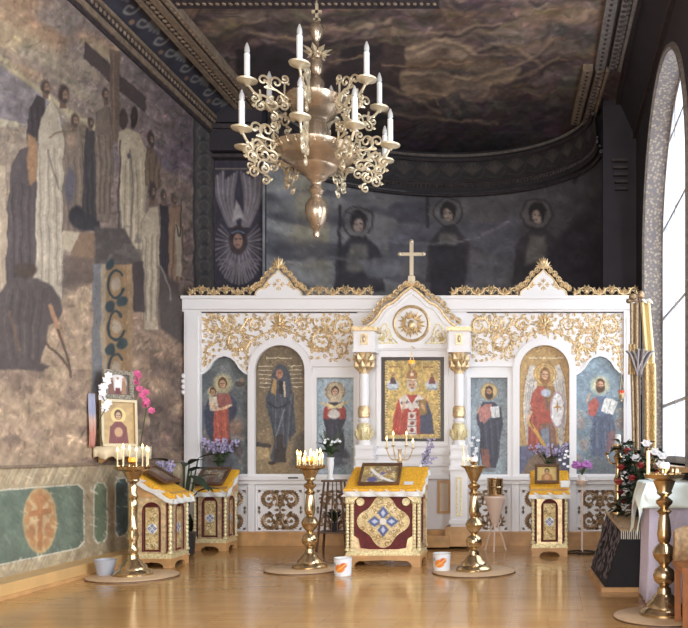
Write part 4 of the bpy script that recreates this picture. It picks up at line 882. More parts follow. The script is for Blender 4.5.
for s in (-1, 1):
    X = 411.5 + 47.5 * s; YC = YB - .16; cx = wx(X, YC); z = lambda py: wz(py, YC)
    cl = MB(); cl.lathe([(.045, z(446)), (.045, z(374))], 16, (cx, YC, 0)); cl.lathe([(.062, z(406)), (.066, z(392)), (.06, z(374))], 20, (cx, YC, 0)); cl.bp(X - 9, X + 9, 445, 449, YC - .12, YB); cl.lathe([(.09, z(445)), (.08, z(441)), (.05, z(439))], 20, (cx, YC, 0)); cl.lathe([(.05, z(426)), (.075, z(421)), (.06, z(418))], 20, (cx, YC, 0)); col = cl.build('column', white, ico)
    g = MB(); g.lathe([(.06, z(418)), (.08, z(416.5)), (.08, z(409)), (.065, z(406))], 20, (cx, YC, 0)); g.build('gilded_collar', gold, col)
    g = MB(); g.lathe([(.05, z(442)), (.09, z(437)), (.097, z(431)), (.085, z(425)), (.05, z(422))], 20, (cx, YC, 0))
    for a in range(8):
        t = a * PI / 4; p = Vector((cx + .07 * math.cos(t), YC + .07 * math.sin(t), z(441))); g.blade(p, (math.cos(t) * .3, math.sin(t) * .3, 1), .17, .03, .03, (math.cos(t), math.sin(t), 0))
    g.build('gilded_bulb', goldp, col)
    g = MB(); g.lathe([(.06, z(374)), (.07, z(370)), (.075, z(362)), (.1, z(354)), (.11, z(352))], 20, (cx, YC, 0))
    for row, (zz, rr) in enumerate(((372, .066), (365, .075))):
        for a in range(8):
            t = a * PI / 4 + row * PI / 8; g.blade((cx + rr * math.cos(t), YC + rr * math.sin(t), z(zz)), (math.cos(t) * .45, math.sin(t) * .45, 1), .15, .04, .04, (math.cos(t), math.sin(t), 0))
    g.build('gilded_capital', gold, col)
    e = MB(); e.bp(X - 10.5, X + 10.5, 330, 352, YC - .1, YB); e.bp(X - 11.5, X + 11.5, 349, 352, YC - .12, YB); e = e.build('entablature_block', white, ico)
    g = MB(); g.bp(X - 12.5, X + 12.5, 326.5, 330.5, YC - .14, YB); g.build('gilded_cap', gold, e)
    g = MB(); g.pprism([[(X - 3.4, 333.5), (X + 3.4, 333.5), (X + 3.4, 344.5), (X - 3.4, 344.5)], [(X - 1.7, 335.2), (X - 1.7, 342.8), (X + 1.7, 342.8), (X + 1.7, 335.2)]], YC - .115, YC - .1); g.blob(W(X, 339, YC - .1), .018, .02, .045); g.build('gilded_lozenge', gold, e)
    e = MB(); e.bp(X - 8.5, X + 8.5, 449, 531, YC - .1, YB); e.bp(X - 10, X + 10, 466, 470, YC - .13, YB); e.bp(X - 9.5, X + 9.5, 456, 459, YC - .12, YB); e.bp(X - 10, X + 10, 520, 524, YC - .13, YB); e = e.build('pedestal', white, ico)
    g = MB(); g.pprism([[(X - 2.8, 477), (X + 2.8, 477), (X + 2.8, 516), (X - 2.8, 516)], [(X - 1.3, 479), (X - 1.3, 514), (X + 1.3, 514), (X + 1.3, 479)]], YC - .115, YC - .1); g.build('gilded_panel_frame', goldp, e)

# the big icon hanging in the middle bay
ci = thing('framed_icon', 'large gold-ground icon of a mitred bishop in a dark frame hung in middle bay', 'icon', (wx(412.5, YB), YB + .03, wz(441, YB)))
c, done = icon(384, 441.5, 359, 440, (204, 174, 106), 'painting', None, ci, YB + .02)
c.noise(2.2, 2.2, .3, 5)
for k in range(60):
    for q in ((385.5 + random.uniform(0, 1.6), 360 + k * 1.35), (440 - random.uniform(0, 1.6), 360 + k * 1.35), (386 + k * .92, 360.5), (386 + k * .92, 438.4)): c.ell(q[0], q[1], .9, .9, (150, 124, 92) if k % 2 else (236, 214, 160), .5)
for x in (393, 432):
    c.ell(x, 385, 6.2, 5.2, (196, 204, 210), .35); c.poly([(x - 3.6, 384), (x - 1.5, 377), (x + 1.5, 377), (x + 3.6, 384)], (92, 66, 72) if x < 400 else (130, 70, 64), 1); c.ell(x, 375, 1.7, 2, (160, 120, 92), .4); c.line([(x - 5, 389), (x + 5, 389)], 1, (120, 140, 150), 1)
c.poly([(392, 432), (394, 414), (398, 400), (405, 395), (419, 395), (427, 400), (431, 414), (434, 434), (393, 435)], (176, 72, 56), 1.2); c.poly([(420, 398), (427, 401), (432, 414), (434, 434), (420, 434)], (72, 74, 96), 1.4)
c.poly([(399, 399), (406, 394), (412, 404), (418, 394), (426, 400), (424, 410), (416, 408), (412, 412), (408, 408), (401, 410)], (218, 206, 196), 1)
for q in ((402, 403), (407, 402), (417, 402), (422, 403)): c.line([(q[0] - 1.5, q[1]), (q[0] + 1.5, q[1])], .8, (80, 64, 90), .5); c.line([(q[0], q[1] - 1.7), (q[0], q[1] + 1.7)], .8, (80, 64, 90), .5)
c.poly([(408, 412), (416, 412), (417, 435), (407, 435)], (216, 202, 190), .9)
for y in (416, 423, 430): c.ell(412, y, 2, 2, (136, 66, 66), .4); c.line([(408, y + 3.5), (416, y + 3.5)], .8, (120, 96, 110), .5)
c.poly([(418, 400), (426, 399), (427, 414), (420, 416)], (150, 118, 66), .9); c.ell(422.5, 406, 2, 3, (196, 150, 116), .4); c.line([(402, 412), (404, 404), (405, 402)], 2, (206, 164, 130), .9); folds(c, 394, 406, 410, 432, 3, [(140, 48, 42), (204, 104, 80)])
face(c, 412, 384.5, 4.2, (204, 160, 126), (206, 200, 196), True); c.poly([(407, 381), (406.4, 374), (409, 370), (415, 370), (417.6, 374), (417, 381)], (166, 116, 78), .9); c.line([(407, 379.5), (417, 379.5)], 1.4, (222, 206, 170), .6); c.ell(412, 374.5, 1.6, 2, (226, 210, 170), .4)
lettering(c, 390, 400, 367, (120, 60, 40)); lettering(c, 424, 434, 367, (120, 60, 40))
done()
b = MB(); b.pprism([[(381.4, 357.4), (443.6, 357.4), (443.6, 441.1), (381.4, 441.1)], [(384.4, 360), (384.4, 438.6), (440.6, 438.6), (440.6, 360)]], YB - .012, YB + .055); b.build('frame', mat('dark_icon_frame', (60, 46, 40), .4), ci)
lm = thing('hanging_oil_lamp', 'small lit gold oil lamp hanging before the bishop icon', 'oil lamp', (wx(411.5, YB - .3), YB - .3, wz(366, YB - .3)))
def oil_lamp(root, x, Y, yt, yb, yl, g):
    z = lambda p: wz(p, Y); s = .0132
    b = MB(); b.lathe([(.004, z(yb)), (2.6 * s, z(yb - 3)), (3.4 * s, z(yb - 6)), (3.2 * s, z(yb - 6.4))], 14, (wx(x, Y), Y, 0)); b.blob((wx(x, Y), Y, z(yb + 1)), .014); b.build('bowl', gold, root)
    b = MB(); b.lathe([(2.2 * s, z(yb - 5.8)), (3 * s, z(yb - 9)), (2.7 * s, z(yb - 9.5))], 14, (wx(x, Y), Y, 0)); b.build('glass', g, root)
    b = MB()
    for a in range(3): b.tube([(wx(x, Y) + 3.2 * s * math.cos(a * 2.09), Y + 3.2 * s * math.sin(a * 2.09), z(yb - 6)), (wx(x, Y), Y, z(yt))], .004, 4)
    b.tube([(wx(x, Y), Y, z(yt)), (wx(x, Y), Y, z(yl))], .004, 4); b.tube([(wx(x, Y), Y, z(yl)), (wx(x, Y), YS - .1, z(yl))], .005, 4); b.build('chain', gold, root)
oil_lamp(lm, 411.5, YB - .3, 352, 370, 346, amber)
lm = thing('hanging_oil_lamp', 'small red glass oil lamp hanging before the far right icon', 'oil lamp', (wx(621.5, YS - .3), YS - .3, wz(400, YS - .3)))
oil_lamp(lm, 621.5, YS - .3, 378, 400, 360, redglass)
# ================================================================== CHANDELIER
CY_ = 8.5; CX_ = wx(316.5, CY_)
ch = thing('chandelier', 'two-tiered pale brass chandelier with scrolled arms and white electric candles', 'chandelier', (CX_, CY_, wz(237, CY_)))
z = lambda py: wz(py, CY_)
def lat(pr): return [(r * .01, z(y)) for r, y in pr]
O = (CX_, CY_, 0)
b = MB(); b.lathe(lat([(.1, 238), (2.5, 237), (3.4, 234), (2.8, 231), (4.5, 229), (6.5, 226.5), (5.5, 225.5), (9.5, 219), (11.3, 212), (11, 206), (8, 200), (6.2, 198), (6.2, 197), (4.5, 196), (6, 194), (7.8, 191), (6.5, 187.5), (4.6, 185), (5.5, 182), (9.5, 179)]), 28, O)
b.build('pendant', rosebrass, ch)
b = MB(); b.lathe(lat([(9.5, 179), (12, 175), (20, 171), (22, 167), (25, 166), (32, 161), (35, 160), (38, 156), (42, 152), (42.5, 149), (40, 148), (30, 150), (12, 147)]), 40, O); lb = b.build('lower_bowl', rosebrass, ch)
b = MB()
for a in range(28):
    t = a * 2 * PI / 28; b.blade((CX_ + .36 * math.cos(t), CY_ + .36 * math.sin(t), z(156)), (math.cos(t), math.sin(t), .9), .09, .03, .02, (math.cos(t), math.sin(t), -.5))
b.build('bowl_rim_ornament', palebrass, lb)
b = MB(); b.lathe(lat([(8, 148), (10, 145), (11.5, 138), (11.5, 128), (10, 123), (12, 121)]), 28, O); b.build('lower_stem', rosebrass, ch)
b = MB(); b.lathe(lat([(12, 121), (14, 118), (18, 116), (20, 112), (25, 108), (29, 102), (29.5, 99), (27, 97.5), (12, 99)]), 36, O); ub = b.build('upper_bowl', rosebrass, ch)
b = MB()
for a in range(22):
    t = a * 2 * PI / 22; b.blade((CX_ + .24 * math.cos(t), CY_ + .24 * math.sin(t), z(104)), (math.cos(t), math.sin(t), .9), .07, .025, .02, (math.cos(t), math.sin(t), -.5))
b.build('bowl_rim_ornament', palebrass, ub)
b = MB(); b.lathe(lat([(4, 98), (6, 95), (8.2, 87), (7.5, 81), (4, 77), (3.5, 75), (5, 73), (6.6, 66), (5.5, 61), (3, 58), (4.5, 55), (6, 52), (5, 49), (3, 46), (2.6, 42), (4.5, 38), (7.8, 31), (6.5, 26), (3, 23), (2, 21)]), 28, O); b.build('upper_stem', rosebrass, ch)
b = MB()
for a in range(8):
    t = a * PI / 4; p = Vector((CX_ + .03 * math.cos(t), CY_ + .03 * math.sin(t), z(54))); d = Vector((math.cos(t), math.sin(t), .35)); b.blade(p, d, .14, .03, .02, (0, 0, 1)); b.blade(p, d + Vector((0, 0, -.9)), .08, .025, .02, (0, 0, 1))
b.build('leaf_crown', palebrass, ch)
b = MB(); b.bp(315.2, 317.8, 3, 23, CY_ - .012, CY_ + .012); b.bp(311.5, 321.5, 10, 13, CY_ - .012, CY_ + .012); b.bp(313, 320, 18, 20, CY_ - .012, CY_ + .012); b.build('top_cross', palebrass, ch)
b = MB()
for k in range(6): b.tube([(CX_ + .02 * math.cos(a) * (k % 2), CY_ + .02 * math.cos(a) * (1 - k % 2), z(3) + .04 + k * .075 + .045 * math.sin(a)) for a in np.linspace(0, 2 * PI, 12)], .006, 4)
b.build('chain', rosebrass, ch)
def spiral2(cx, cz, r, a0, sg, n=1.2, k=20): return [(cx + r * (1 - .8 * i / k) * math.cos(a0 + sg * 2 * PI * n * i / k), cz + r * (1 - .8 * i / k) * math.sin(a0 + sg * 2 * PI * n * i / k)) for i in range(k + 1)]
def arm(th, r0, r1, zp, zr, s):
    d = Vector((math.cos(th), math.sin(th), 0)); P = lambda q: Vector((CX_, CY_, zp)) + d * q[0] + Vector((0, 0, q[1]))
    b = MB(); L = r1 - r0; w = .011
    main = [(r0, zr), (r0 + L * .22, zr - .1 * s), (r0 + L * .55, zr - .02 * s), (r0 + L * .8, -.12 * s), (r1, -.02)]
    ps = [(p.x, p.y) for p in smooth_path([(*q, 0) for q in main], 6)]; b.tube([P(q) for q in ps], w * 1.2, 6)
    for cx, cz, r, a0, sg in ((r0 + L * .3, .04 * s, .08 * s, -1.6, 1), (r0 + L * .62, .04 * s, .07 * s, -1.9, -1), (r0 + L * .82, -.17 * s, .055 * s, 1.2, 1), (r0 + L * .38, -.2 * s, .085 * s, 1.5, -1), (r0 + L * .68, -.24 * s, .06 * s, 1.4, -1), (r0 + L * .1, .1 * s, .05 * s, -.8, -1), (r0 + L * .12, -.2 * s, .055 * s, 1.2, 1), (r0 + L * .36, -.33 * s, .05 * s, 1.5, 1)):
        sp = spiral2(cx, cz, r, a0, sg); b.tube([P(q) for q in sp], w, 5); b.blob(P(sp[-1]), .016, .016, .016, 6, 4)
        b.blade(P(sp[4]), (P(sp[4]) - P((cx, cz))).normalized() + d * .3, r * .8, .02, .012, d.cross(Vector((0, 0, 1))))
    for q0, q1 in (((r0, zr), (r0 + L * .3, -.04 * s)), ((r0 + L * .3, -.04 * s), (r0 + L * .6, -.03 * s)), ((r0 + L * .8, -.11 * s), (r0 + L * .82, -.12 * s)), ((r0 + L * .38, -.115 * s), (r0 + L * .4, zr - .05 * s)), ((r0 + L * .67, -.18 * s), (r0 + L * .7, -.07 * s)), ((r0 + L * .1, .05 * s), (r0 + L * .1, zr - .03)), ((r0 + L * .36, -.28 * s), (r0 + L * .38, -.28 * s)), ((r0 + L * .13, -.15 * s), (r0 + L * .2, -.09 * s))): b.tube([P(q0), P(q1)], w, 5)
    a = b.build('arm', palebrass, ch); c0 = P((r1, 0))
    b = MB(); b.lathe([(.012, -.05), (.025, -.03), (.095, -.005), (.1, .01), (.04, .006)], 18, c0); b.build('drip_pan', palebrass, a)
    return a, c0
def candle(a, c0):
    b = MB(); b.lathe([(.028, .005), (.028, .26), (.02, .265)], 12, c0); b.build('candle_sleeve', waxw, a)
    b = MB(); b.lathe([(.016, .26), (.027, .285), (.024, .32), (.008, .365), (.001, .372)], 12, c0); b.build('bulb', bulb, a)
for deg in (218, 274, 313, 359, 36, 80, 133, 176):
    a, c0 = arm(math.radians(deg), .4, .74, z(146), -.05, 1.)
    if deg not in (133, 176): candle(a, c0)
for deg in (207, 151, 272, 330, 32, 92):
    a, c0 = arm(math.radians(deg), .27, .66, z(94), -.1, .9); candle(a, c0)

# ================================================================== LECTERNS
def cross_motif(c, cx, cy, r, dirs=4):
    if dirs: c.ell(cx, cy, r * 1.05, r * 1.05, (236, 234, 232), .08)
    for k in range(4):
        t = k * PI / 2; ux, uy = math.cos(t), math.sin(t)
        c.poly([(cx + ux * r * .12, cy + uy * r * .12), (cx + ux * r * .55 - uy * r * .36, cy + uy * r * .55 + ux * r * .36), (cx + ux * r * 1.0, cy + uy * r * 1.0), (cx + ux * r * .55 + uy * r * .36, cy + uy * r * .55 - ux * r * .36)], (84, 96, 150), r * .12)
        c.poly([(cx + ux * r * .3, cy + uy * r * .3), (cx + ux * r * .55 - uy * r * .16, cy + uy * r * .55 + ux * r * .16), (cx + ux * r * .78, cy + uy * r * .78), (cx + ux * r * .55 + uy * r * .16, cy + uy * r * .55 - ux * r * .16)], (206, 212, 228), r * .1)
    c.ell(cx, cy, r * .22, r * .22, (232, 226, 214), .2)
def filigree(c, w, h):
    for k in range(int(w * h / 18)):
        x, y = random.uniform(0, w), random.uniform(0, h); r = random.uniform(1.6, 3.2); a = random.uniform(0, 6.3)
        c.line([(x + r * (1 - .12 * i) * math.cos(a + i * .8), y + r * (1 - .12 * i) * math.sin(a + i * .8)) for i in range(7)], .8, (150, 116, 68) if k % 3 else (250, 236, 200), .6, .8)
def canvas_local(w, h, base, res):                  # picture coordinates in cm, y downwards
    nx, ny = int(w * res), int(h * res); px, py = np.meshgrid(np.linspace(0, w, nx), np.linspace(0, h, ny)); return Canvas(px, py, base)
def place(c, fn): return np.array([[fn(x, y) for x, y in zip(rx, ry)] for rx, ry in zip(c.x, c.y)])
def twisted(mb, x, y, z0, z1, r, n=11):
    pr = []
    for i in range(n):
        za = z0 + (z1 - z0) * i / n; zb = z0 + (z1 - z0) * (i + 1) / n; pr += [(r * .68, za), (r, za + (zb - za) * .3), (r, za + (zb - za) * .7), (r * .68, zb)]
    mb.lathe(pr, 10, (x, y, 0)); mb.lathe([(r * 1.5, z0 - .03), (r * 1.5, z0 - .01), (r, z0)], 10, (x, y, 0)); mb.lathe([(r, z1), (r * 1.5, z1 + .012), (r * 1.6, z1 + .03)], 10, (x, y, 0))
def feet(mb, w, d, h, m=0):
    for y0, y1 in ((-d / 2, -d / 2 + .03), (d / 2 - .03, d / 2)):
        a = w / 2; mb.prism([[(-a, 0), (-a + .09, 0), (-a + .1, h * .35), (-a + .14, h * .62), (0, h * .72), (a - .14, h * .62), (a - .1, h * .35), (a - .09, 0), (a, 0), (a, h), (-a, h)]], y0, y1, m)
    o = MB(); a = d / 2 - .0012; o.prism([[(-a, 0), (-a + .08, 0), (-a + .09, h * .35), (-a + .13, h * .62), (0, h * .72), (a - .13, h * .62), (a - .09, h * .35), (a - .08, 0), (a, 0), (a, h), (-a, h)]], w / 2 - .031, w / 2 - .001)
    o.v = [(y, x, z_) for x, y, z_ in o.v]; mb.add(o.v, o.f, m); mb.add([(-x, y, z_) for x, y, z_ in o.v], o.f, m)
def small_lectern(label, loc, rz, w=.42, d=.38, hf=.76, hb=1.0):
    t = thing('lectern', label, 'lectern', loc, rz); a, e = w / 2, d / 2
    b = MB(); b.box(-a + .03, a - .03, -e + .03, e - .03, .1, hf - .03); b.build('cabinet', maroon, t, local=True)
    b = MB(); feet(b, w, d, .085); b.box(-a - .01, a + .01, -e - .01, e + .01, .085, .1); b.build('base', woodl, t, local=True)
    b = MB(); b.box(-a, a, -e, e, .1, .135); b.box(-a + .012, a - .012, -e + .012, e - .012, .135, .15); b.build('gilded_plinth', goldp, t, local=True)
    b = MB(); b.hexa([(-a - .01, -e - .02, hf - .03), (a + .01, -e - .02, hf - .03), (a + .01, e, hf - .03), (-a - .01, e, hf - .03), (-a - .01, -e - .02, hf), (a + .01, -e - .02, hf), (a + .01, e, hb), (-a - .01, e, hb)]); b.build('sloped_top', woodl, t, local=True)
    for side, (ww, off) in {'front': (w, e), 'left': (d, a), 'right': (d, a)}.items():
        hw = ww / 2; z1 = hf - .03; ar = ww * .22; zs = z1 - .06 - ar
        M = Matrix.Rotation({'front': 0, 'right': PI / 2, 'left': -PI / 2}[side], 4, 'Z')
        fr = MB(); fr.prism([[(-hw + .062, .15), (hw - .062, .15), (hw - .062, z1 - .06), (hw - .012, z1 - .05), (hw - .012, z1), (-hw + .012, z1), (-hw + .012, z1 - .05), (-hw + .062, z1 - .06)], [(-ar, .17)] + [(ar, .17)][:0] + [(-ar, zs)] + [(-ar * math.cos(PI * k / 12), zs + ar * math.sin(PI * k / 12)) for k in range(1, 12)] + [(ar, zs), (ar, .17)]], -off + .005, -off + .03)
        fr.v = [tuple(M @ Vector(v)) for v in fr.v]; fp = fr.build('gilded_arch', gold, t, local=True)
        k = MB(); k.tube([(x, -off + .004, z_) for x, z_ in [(-ar, .17), (-ar, zs)] + [(-ar * math.cos(PI * q / 12), zs + ar * math.sin(PI * q / 12)) for q in range(1, 12)] + [(ar, zs), (ar, .17)]], .009, 6)
        k.v = [tuple(M @ Vector(v)) for v in k.v]; k.build('arch_bead', maroon, fp, local=True)
        W2, H2 = ar * 2 * .8 * 100, (zs + ar * .7 - .21) * 100
        c = canvas_local(W2, H2, (222, 196, 140), 2.2); filigree(c, W2, H2); cross_motif(c, W2 / 2, H2 * .5, W2 * .34); c.noise(1.4, 1.4, .2, 3)
        for q in ([(0, 0), (W2, 0), (W2, H2), (0, H2), (0, 0)],): c.line(q, 1., (160, 124, 72), .5, 1, False)
        pos = place(c, lambda x, y: tuple(M @ Vector(((x - W2 / 2) / 100, -off + .018, .19 + (H2 - y) / 100))))
        c.mesh(pos, 'filigree_panel', iconm, t, local=True)
    for sx in (-1, 1):
        for sy in (-1, 1):
            b = MB(); twisted(b, sx * (a - .016), sy * (e - .016), .18, hf - .07, .021); b.build('twisted_column', goldp, t, local=True)
    return t
def drape(name, label, loc, rz, w, d, hf, hb, oy, ow, m1, cat='cloth', back=.0, flare=.12, wav=.012, cover=(-9, 9)):
    """a cloth over a sloped top: yellow middle, white lace edge hanging lower"""
    t = thing(name, label, cat, loc, rz); a, e = w / 2 + .012, d / 2 + .025
    def pt(u, v, off=.0):
        x = max(-a, min(a, u)); y = max(-e, min(e, v)); dx = abs(u - x); dy = abs(v - y)
        zt = hf + (hb - hf) * max(0, min(1, (y + d / 2) / d)) + .008 + off
        sg = 1 if u > 0 else -1; sv = 1 if v > 0 else -1; h = max(dx, dy); wv = wav * math.sin(u * 38 + v * 31) * min(1, h / .05)
        return (x + sg * (flare * dx + (wv + .004) * (dx > 0)), y + sv * (flare * dy + (wv + .004) * (dy > 0)), zt - h)
    ua, ub = max(-a - oy, cover[0]), min(a + oy, cover[1]); b = MB(); b.sheet(lambda i, j: pt(ua + (ub - ua) * i, -e - oy + (2 * e + oy + back) * j), 46, 40)
    b.build('cloth', m1, t, local=True, thick=.004)
    b = MB(); U = a + oy + ow; V0 = -e - oy - ow
    b.sheet(lambda i, j: pt(-U + 2 * U * i, V0 + (2 * e + oy + ow + back) * j, -.006), 54, 48); b.build('lace_trim', lace, t, local=True, thick=.003)
    return t
def lying_icon(label, loc, rz, w, h, tilt, painter, fw=.03, fm=None, th=.03, base=(120, 100, 80), res=2.):
    t = thing('framed_icon', label, 'icon', loc, rz); R_ = Matrix.Rotation(tilt, 4, 'X')
    b = MB(); a = w / 2
    b.prism([[(-a, 0), (a, 0), (a, h), (-a, h)], [(-a + fw, fw), (-a + fw, h - fw), (a - fw, h - fw), (a - fw, fw)]], -th, 0); b.box(-a + .005, a - .005, -.006, 0, .005, h - .005)
    b.v = [tuple(R_ @ Vector(v)) for v in b.v]; b.build('frame', fm or woodd, t, local=True)
    W2, H2 = (w - 2 * fw) * 100 + .4, (h - 2 * fw) * 100 + .4; c = canvas_local(W2, H2, base, res); painter(c, W2, H2)
    pos = place(c, lambda x, y: tuple(R_ @ Vector(((x - W2 / 2) / 100, -.012, fw - .002 + (H2 - y) / 100)))); c.mesh(pos, 'painting', iconp, t, local=True)
    return t
def p_saint(col, robe, halo=(200, 176, 110)):
    def f(c, w, h):
        c.noise(4, 4, .12, 3); c.ell(w / 2, h * .32, w * .24, w * .24, halo, .15)
        c.poly([(w * .18, h), (w * .24, h * .6), (w * .4, h * .47), (w * .6, h * .47), (w * .76, h * .6), (w * .82, h)], robe, 1.); folds(c, w * .25, w * .75, h * .55, h, 5, [tuple(q * .7 for q in robe), tuple(min(255, q * 1.25) for q in robe)], .8)
        face(c, w / 2, h * .31, w * .1); c.ell(w / 2, h * .72, w * .13, w * .15, (190, 150, 110), .3)
    return f
def p_metal(c, w, h):
    c.noise(3, 3, .3, 3); filigree(c, w, h); c.poly([(w * .3, h * .2), (w * .7, h * .2), (w * .75, h * .85), (w * .25, h * .85)], (120, 104, 90), 3, .7); c.ell(w / 2, h * .35, w * .1, h * .14, (150, 120, 96), .3); c.poly([(w * .36, h), (w * .4, h * .52), (w * .6, h * .52), (w * .64, h)], (104, 70, 64), 2, .8)
def p_feast(c, w, h):
    c.noise(4, 3, .25, 3); c.patch((196, 166, 96), 6, 6, 5, .4, .7, .8); filigree(c, w, h)
    for k in range(3): c.line([(w * .2, h * (.1 + k * .06)), (w * .5, h * (.55 + k * .05)), (w * .9, h * (.86 + k * .03))], 1.3, (226, 220, 216), .8)
    c.line([(w * .12, h * .9), (w * .45, h * .62), (w * .85, h * .3)], 1.6, (206, 196, 190), 1); c.ell(w * .3, h * .75, w * .14, h * .14, (96, 92, 130), .5); c.ell(w * .72, h * .35, w * .1, h * .1, (150, 120, 90), .4); c.ell(w * .55, h * .4, w * .07, h * .1, (120, 110, 140), .5)
# -- lectern by the left wall, seen from its side
LX, LY = -4.2, 9.22
small_lectern('gilded lectern with blue cross panels standing sideways by the left wall', (LX, LY, 0), PI / 2, .44, .42, .78, 1.02)
drape('lectern_cloth', 'yellow cloth with white edge on the sideways lectern by left wall', (LX, LY, 0), PI / 2, .44, .42, .78, 1.02, .055, .05, yellow)
lying_icon('dark framed icon lying on the yellow cloth of the left wall lectern', (LX + .13, LY - .01, .895), PI / 2, .36, .34, -(PI / 2 - .54), p_metal, .04, None, .035, (110, 98, 88))
# -- lectern in front of the far left icon
LX2, LY2 = wx(215.5, 10.7), 10.7
small_lectern('gilded lectern with yellow cloth standing before the far left ogee icon', (LX2, LY2, 0), 0, .41, .38, .76, .99)
drape('lectern_cloth', 'yellow cloth with white edge on the lectern before far left icon', (LX2, LY2, 0), 0, .41, .38, .76, .99, .04, .05, yellow)
lying_icon('dark silver-covered icon on the lectern before the far left ogee icon', (LX2 - .03, LY2 - .17, .808), 0, .36, .38, -(PI / 2 - .56), p_metal, .035, None, .03, (116, 108, 98))
# -- lectern in front of the archangel
LX3, LY3 = wx(549.5, 10.17), 10.17
small_lectern('gilded lectern standing before the archangel door icon on the right', (LX3, LY3, 0), 0, .42, .38, .76, .99)
drape('lectern_cloth', 'yellow cloth with white edge on the lectern before the archangel', (LX3, LY3, 0), 0, .42, .38, .76, .99, .04, .045, yellow)
lying_icon('small gold icon in brown frame on the lectern before the archangel', (LX3 - .03, LY3 - .1, .85), 0, .29, .25, -.5, p_saint((190, 160, 100), (176, 120, 70)), .03, woodd, .03, (196, 166, 104))
b = MB(); b.box(-.05, .05, 0, .015, 0, .09); q = b.build('paper_note', lace, None, local=True); q.location = (LX3 + .18, LY3 - .205, .815); q.rotation_euler = (-.6, 0, 0); tag(q, 'small white paper note at right edge of the archangel lectern cloth', 'paper note')
# -- large central lectern
GX, GY, GW, GD = -1.765, 9.34, .8, .5
t = thing('lectern', 'wide gilded lectern with maroon front and large blue cross in center aisle', 'lectern', (GX, GY, 0)); a, e = GW / 2, GD / 2; hf, hb = .83, 1.05
b = MB(); b.box(-a + .03, a - .03, -e + .03, e - .03, .12, hf - .03); b.build('cabinet', maroon, t, local=True)
b = MB(); feet(b, GW, GD, .1); b.box(-a - .012, a + .012, -e - .012, e + .012, .1, .122); b.build('base', woodl, t, local=True)
b = MB(); b.box(-a, a, -e, e, .122, .15); b.box(-a + .015, a - .015, -e + .015, e - .015, .15, .17); b.build('gilded_plinth', goldp, t, local=True)
b = MB(); b.hexa([(-a - .01, -e - .02, hf - .03), (a + .01, -e - .02, hf - .03), (a + .01, e, hf - .03), (-a - .01, e, hf - .03), (-a - .01, -e - .02, hf), (a + .01, -e - .02, hf), (a + .01, e, hb), (-a - .01, e, hb)]); b.build('sloped_top', woodl, t, local=True)
for M, hw, off in ((Matrix.Identity(4), a, e), (Matrix.Rotation(PI / 2, 4, 'Z'), e, a), (Matrix.Rotation(-PI / 2, 4, 'Z'), e, a)):
    b = MB(); zt = hf - .03; o = hw - .085; c_ = min(.16, o * .55)
    b.prism([[(-hw + .05, .17), (hw - .05, .17), (hw - .05, zt), (-hw + .05, zt)], [(-o, .17 + c_), (-o, zt - .1), (-o + .07, zt - .04), (o - .07, zt - .04), (o, zt - .1), (o, .17 + c_), (o - .05, .17 + c_ * .8), (o - .07, .2), (o - c_, .185), (-o + c_, .185), (-o + .07, .2), (-o + .05, .17 + c_ * .8)]], -off + .004, -off + .03)
    b.v = [tuple(M @ Vector(v)) for v in b.v]; b.build('gilded_frame', gold, t, local=True)
S2 = 50; c = canvas_local(S2, S2, (226, 202, 150), 2.4); filigree(c, S2, S2); c.noise(1.4, 1.4, .15, 3); c.ell(25, 25, 22, 22, (196, 160, 104), .1, .9, 0, .05); cross_motif(c, 25, 25, 13)
for k in range(8): c.ell(25 + 19 * math.cos(k * PI / 4), 25 + 19 * math.sin(k * PI / 4), 2, 2, (196, 156, 96), .4)
def quat(x, y):                                     # fold the square sheet onto a quatrefoil plate
    ux, uy = x / 25 - 1, y / 25 - 1; m_ = max(abs(ux), abs(uy)); an = math.atan2(uy, ux); rr = .205 * (1 + .16 * math.cos(4 * an)) + .02
    return (rr * m_ * math.cos(an) * 1.1, -e + .022 - .012 * (1 - m_ ** 4), .49 - rr * m_ * math.sin(an) * 1.1)
# the picture is laid out in polar form so its cross stays centred
pxx, pyy = np.meshgrid(np.linspace(-1, 1, 130), np.linspace(-1, 1, 130)); an = np.arctan2(pyy, pxx); m_ = np.maximum(abs(pxx), abs(pyy)); rr = (.205 * (1 + .16 * np.cos(4 * an)) + .02) * m_ * 1.1
c.x = 25 + rr * np.cos(an) * 100; c.y = 25 + rr * np.sin(an) * 100; c.c = np.empty(c.x.shape + (3,)); c.c[:] = np.array((226, 202, 150)) / 255
filigree(c, S2, S2); c.noise(1.4, 1.4, .15, 3); c.ell(25, 25, 19.5, 19.5, (178, 142, 92), .1, .8, 0, .03); cross_motif(c, 25, 25, 16.5, 0)
c.mesh(np.stack([rr * np.cos(an), -e + .02 - .012 * (1 - m_ ** 4), .485 - rr * np.sin(an)], -1), 'cross_plate', iconm, t, local=True)
for sx in (-1, 1):
    b = MB(); b.lathe([(0, .02), (.02, .02), (.02, .008), (.03, .012), (.04, .012), (.045, 0)], 18); b.v = [(x + sx * .245, -e + .02 - z_, y + .695) for x, y, z_ in b.v]; b.build('roundel', goldp, t, local=True)
    for sy in (-1, 1):
        for k in (0, 1):
            b = MB(); twisted(b, sx * (a - .018 - .05 * k), sy * (e - .014), .2, hf - .16, .021, 13); b.build('twisted_column', goldp, t, local=True)
        b = MB(); b.box(sx * a, sx * (a - .09), sy * e, sy * (e - .06), hf - .13, hf - .03); b.build('corner_bracket', goldp, t, local=True)
drape('lectern_cloth', 'wide yellow cloth with deep white lace edge on the central lectern', (GX, GY, 0), 0, GW, GD, hf, hb, .03, .05, yellow)
